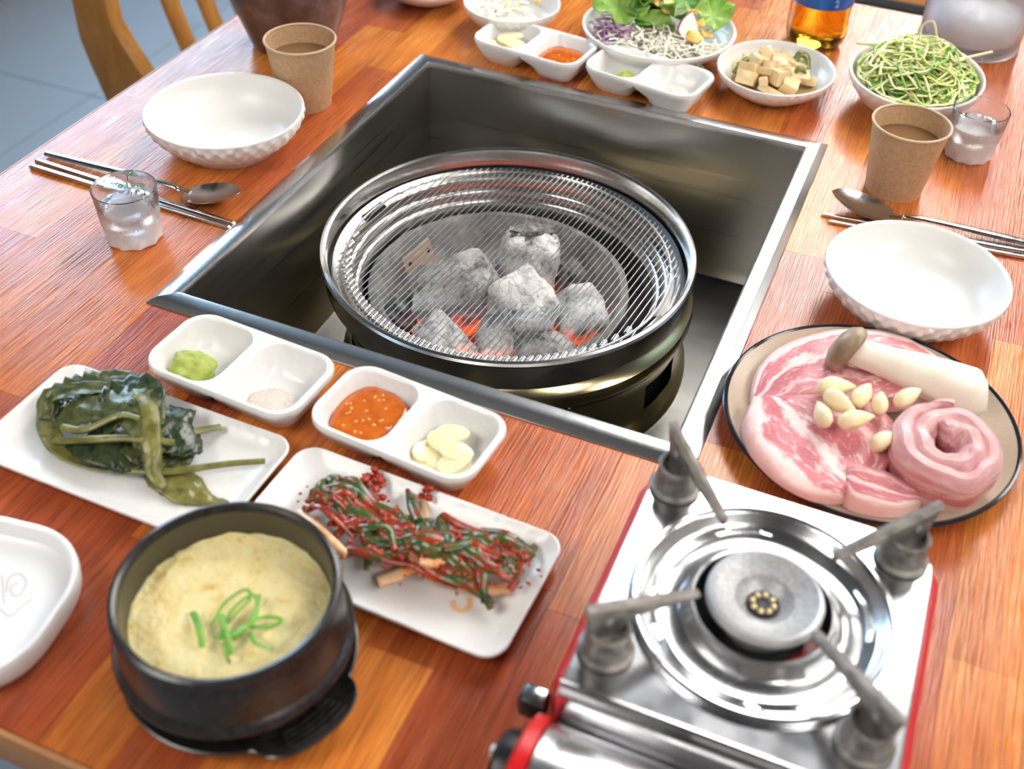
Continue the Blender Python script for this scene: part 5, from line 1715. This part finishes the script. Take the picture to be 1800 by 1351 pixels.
# ---- water pitcher
pi_ = thing('water_pitcher', 'frosted clear plastic pitcher with ice at the top right corner', 'pitcher', (0.3335, 0.570, 0))
po = [(0, 0.003), (0.050, 0.003), (0.053, 0.0), (0.0570, 0.0), (0.0585, 0.003), (0.0580, 0.006), (0.0565, 0.008), (0.0575, 0.020), (0.0600, 0.080), (0.0630, 0.200), (0.0640, 0.235)]
obj('pitcher_wall', lathe(po + [(r - 0.0022, z) for r, z in po[::-1] if z > 0.015] + [(0.052, 0.010), (0, 0.009)], 72), M_pitch, pi_)
obj('handle', mk(*tube_vf(smoothpath([(0.060, 0.0, 0.200), (0.085, 0, 0.205), (0.100, 0, 0.170), (0.096, 0, 0.110), (0.080, 0, 0.075), (0.0595, 0, 0.070)], 6), 0.0065, 10, 0.7), 60), M_pitch, pi_, rot=(0, 0, rad(50)))
obj('crushed_ice', mk(*lathe_vf([(0, 0.0100), (0.048, 0.0105), (0.0530, 0.0140), (0.0538, 0.030), (0.050, 0.040), (0.035, 0.046), (0, 0.048)], 48, fn=lambda k, r, z, a: (r * (1 - 0.04 * abs(noise.noise(Vector((cos(a) * 5, sin(a) * 5, z * 90))))), z + (0.006 * noise.noise(Vector((cos(a) * 4 * r * 30, sin(a) * 4 * r * 30, 3))) if k > 3 else 0))), 60), M_ice, None, (0.3335, 0.570, 0), label='white crushed ice in the bottom of the frosted pitcher', cat='ice', kind='stuff')

# ---- clay pot with lettuce
cp = thing('clay_pot', 'dark brown glazed clay pot with green leaves at the top left', 'pot', (-0.372, 0.218, 0))
obj('pot_wall', lathe([(0, 0.002), (0.040, 0.002), (0.043, 0.0), (0.0460, 0.001), (0.0490, 0.008), (0.0600, 0.040), (0.0720, 0.080), (0.0800, 0.120), (0.0820, 0.126), (0.0810, 0.130), (0.0780, 0.130), (0.0760, 0.124), (0.068, 0.084), (0.054, 0.030), (0.044, 0.010), (0, 0.008)], 80), M_clay, cp)
for dg, r1, z1, lb in ((-52, 0.088, 0.128, 'ruffled green lettuce leaf curling over the front rim of the clay pot'), (-18, 0.089, 0.127, 'ruffled green lettuce leaf curling over the right rim of the clay pot'),
                       (75, 0.050, 0.180, 'green lettuce leaf standing at the back of the clay pot'), (190, 0.052, 0.180, 'green lettuce leaf standing at the left of the clay pot')):
    c_, s_ = cos(rad(dg)), sin(rad(dg))
    leaf('lettuce_leaf', [(-0.372 + r_ * c_, 0.218 + r_ * s_, z_) for r_, z_ in ((0.010, 0.020), (0.030, 0.080), ((0.060 + r1) / 2, 0.146), (r1, z1))], [0.008, 0.014, 0.020, 0.007], M_lettuce, thick=0.0008, sm=6,
         label=lb, cat='lettuce', group='lettuce leaves in the clay pot', curl=0.1, ruffle=0.16, rf=1.7, m=8, seed=dg, up=(c_, s_, 0.6))

# ================================================================== chair and bench
ch = thing('wooden_chair', 'brown wooden chair with slatted back drawn up to the left table side', 'chair', (-0.72, 0.70, ZF))
cz0 = -ZF


def bent(pl, y, th, parent, name):
    v_, f_ = extrude_vf(pl, -th / 2, th / 2)
    return obj(name, bevel(mk([(x, z + y, y_) for x, y_, z in v_], f_), 0.006, 2), M_chair, parent)


# broad bent back posts: foot, knee at the seat, then leaning back
pL = [(-0.235, 0.0), (-0.205, 0.20), (-0.175, 0.40), (-0.190, 0.424), (-0.208, 0.487), (-0.218, 0.532), (-0.216, 0.588), (-0.235, 0.70), (-0.275, 0.93)]
pR = [(-0.235, 0.93), (-0.185, 0.70), (-0.150, 0.61), (-0.148, 0.565), (-0.130, 0.531), (-0.105, 0.489), (-0.100, 0.42), (-0.140, 0.20), (-0.190, 0.0)]
for y in (-0.210, 0.210):
    bent(pL + pR, y, 0.034, ch, 'back_post')
for y in (-0.022, 0.062, 0.145):
    obj('back_slat', mk(*tube_vf(smoothpath([(-0.160, y, 0.40), (-0.190, y - 0.008, 0.52), (-0.215, y - 0.018, 0.66), (-0.250, y - 0.020, 0.88)], 4), 0.021, 8, 0.45, up=(1, 0, 0)), 50), M_chair, ch)
obj('top_rail', bbox(-0.285, -0.225, -0.235, 0.235, 0.87, 0.95, 0.015, 3), M_chair, ch)
obj('seat', bbox(-0.190, 0.215, -0.220, 0.220, 0.405, 0.435, 0.012, 3), M_chair, ch)
for y in (-0.19, 0.19):
    obj('front_leg', bbox(0.165, 0.205, y - 0.02, y + 0.02, 0, 0.406, 0.005), M_chair, ch)
    obj('side_rail', bbox(-0.150, 0.166, y - 0.011, y + 0.011, 0.35, 0.395, 0.003), M_chair, ch)
bn = thing('bench', 'brown wooden bench with a black board for the shadow beneath it, beyond the far table end', 'bench', (0.20, 1.65, ZF))
for k in range(3):
    obj('seat_board', bbox(-0.75, 0.75, -0.215 + k * 0.145, -0.075 + k * 0.145, 0.42, 0.45, 0.004), M_bench, bn)
obj('shadow_board', bbox(-0.75, 0.75, -0.262, -0.218, 0.36, 0.452, 0.003), M_matblack, bn)  # black board put in for the dark shadow beneath the bench
for x in (-0.65, 0.65):
    obj('leg', bbox(x - 0.03, x + 0.03, -0.20, 0.20, 0.0, 0.42, 0.004), M_black, bn)
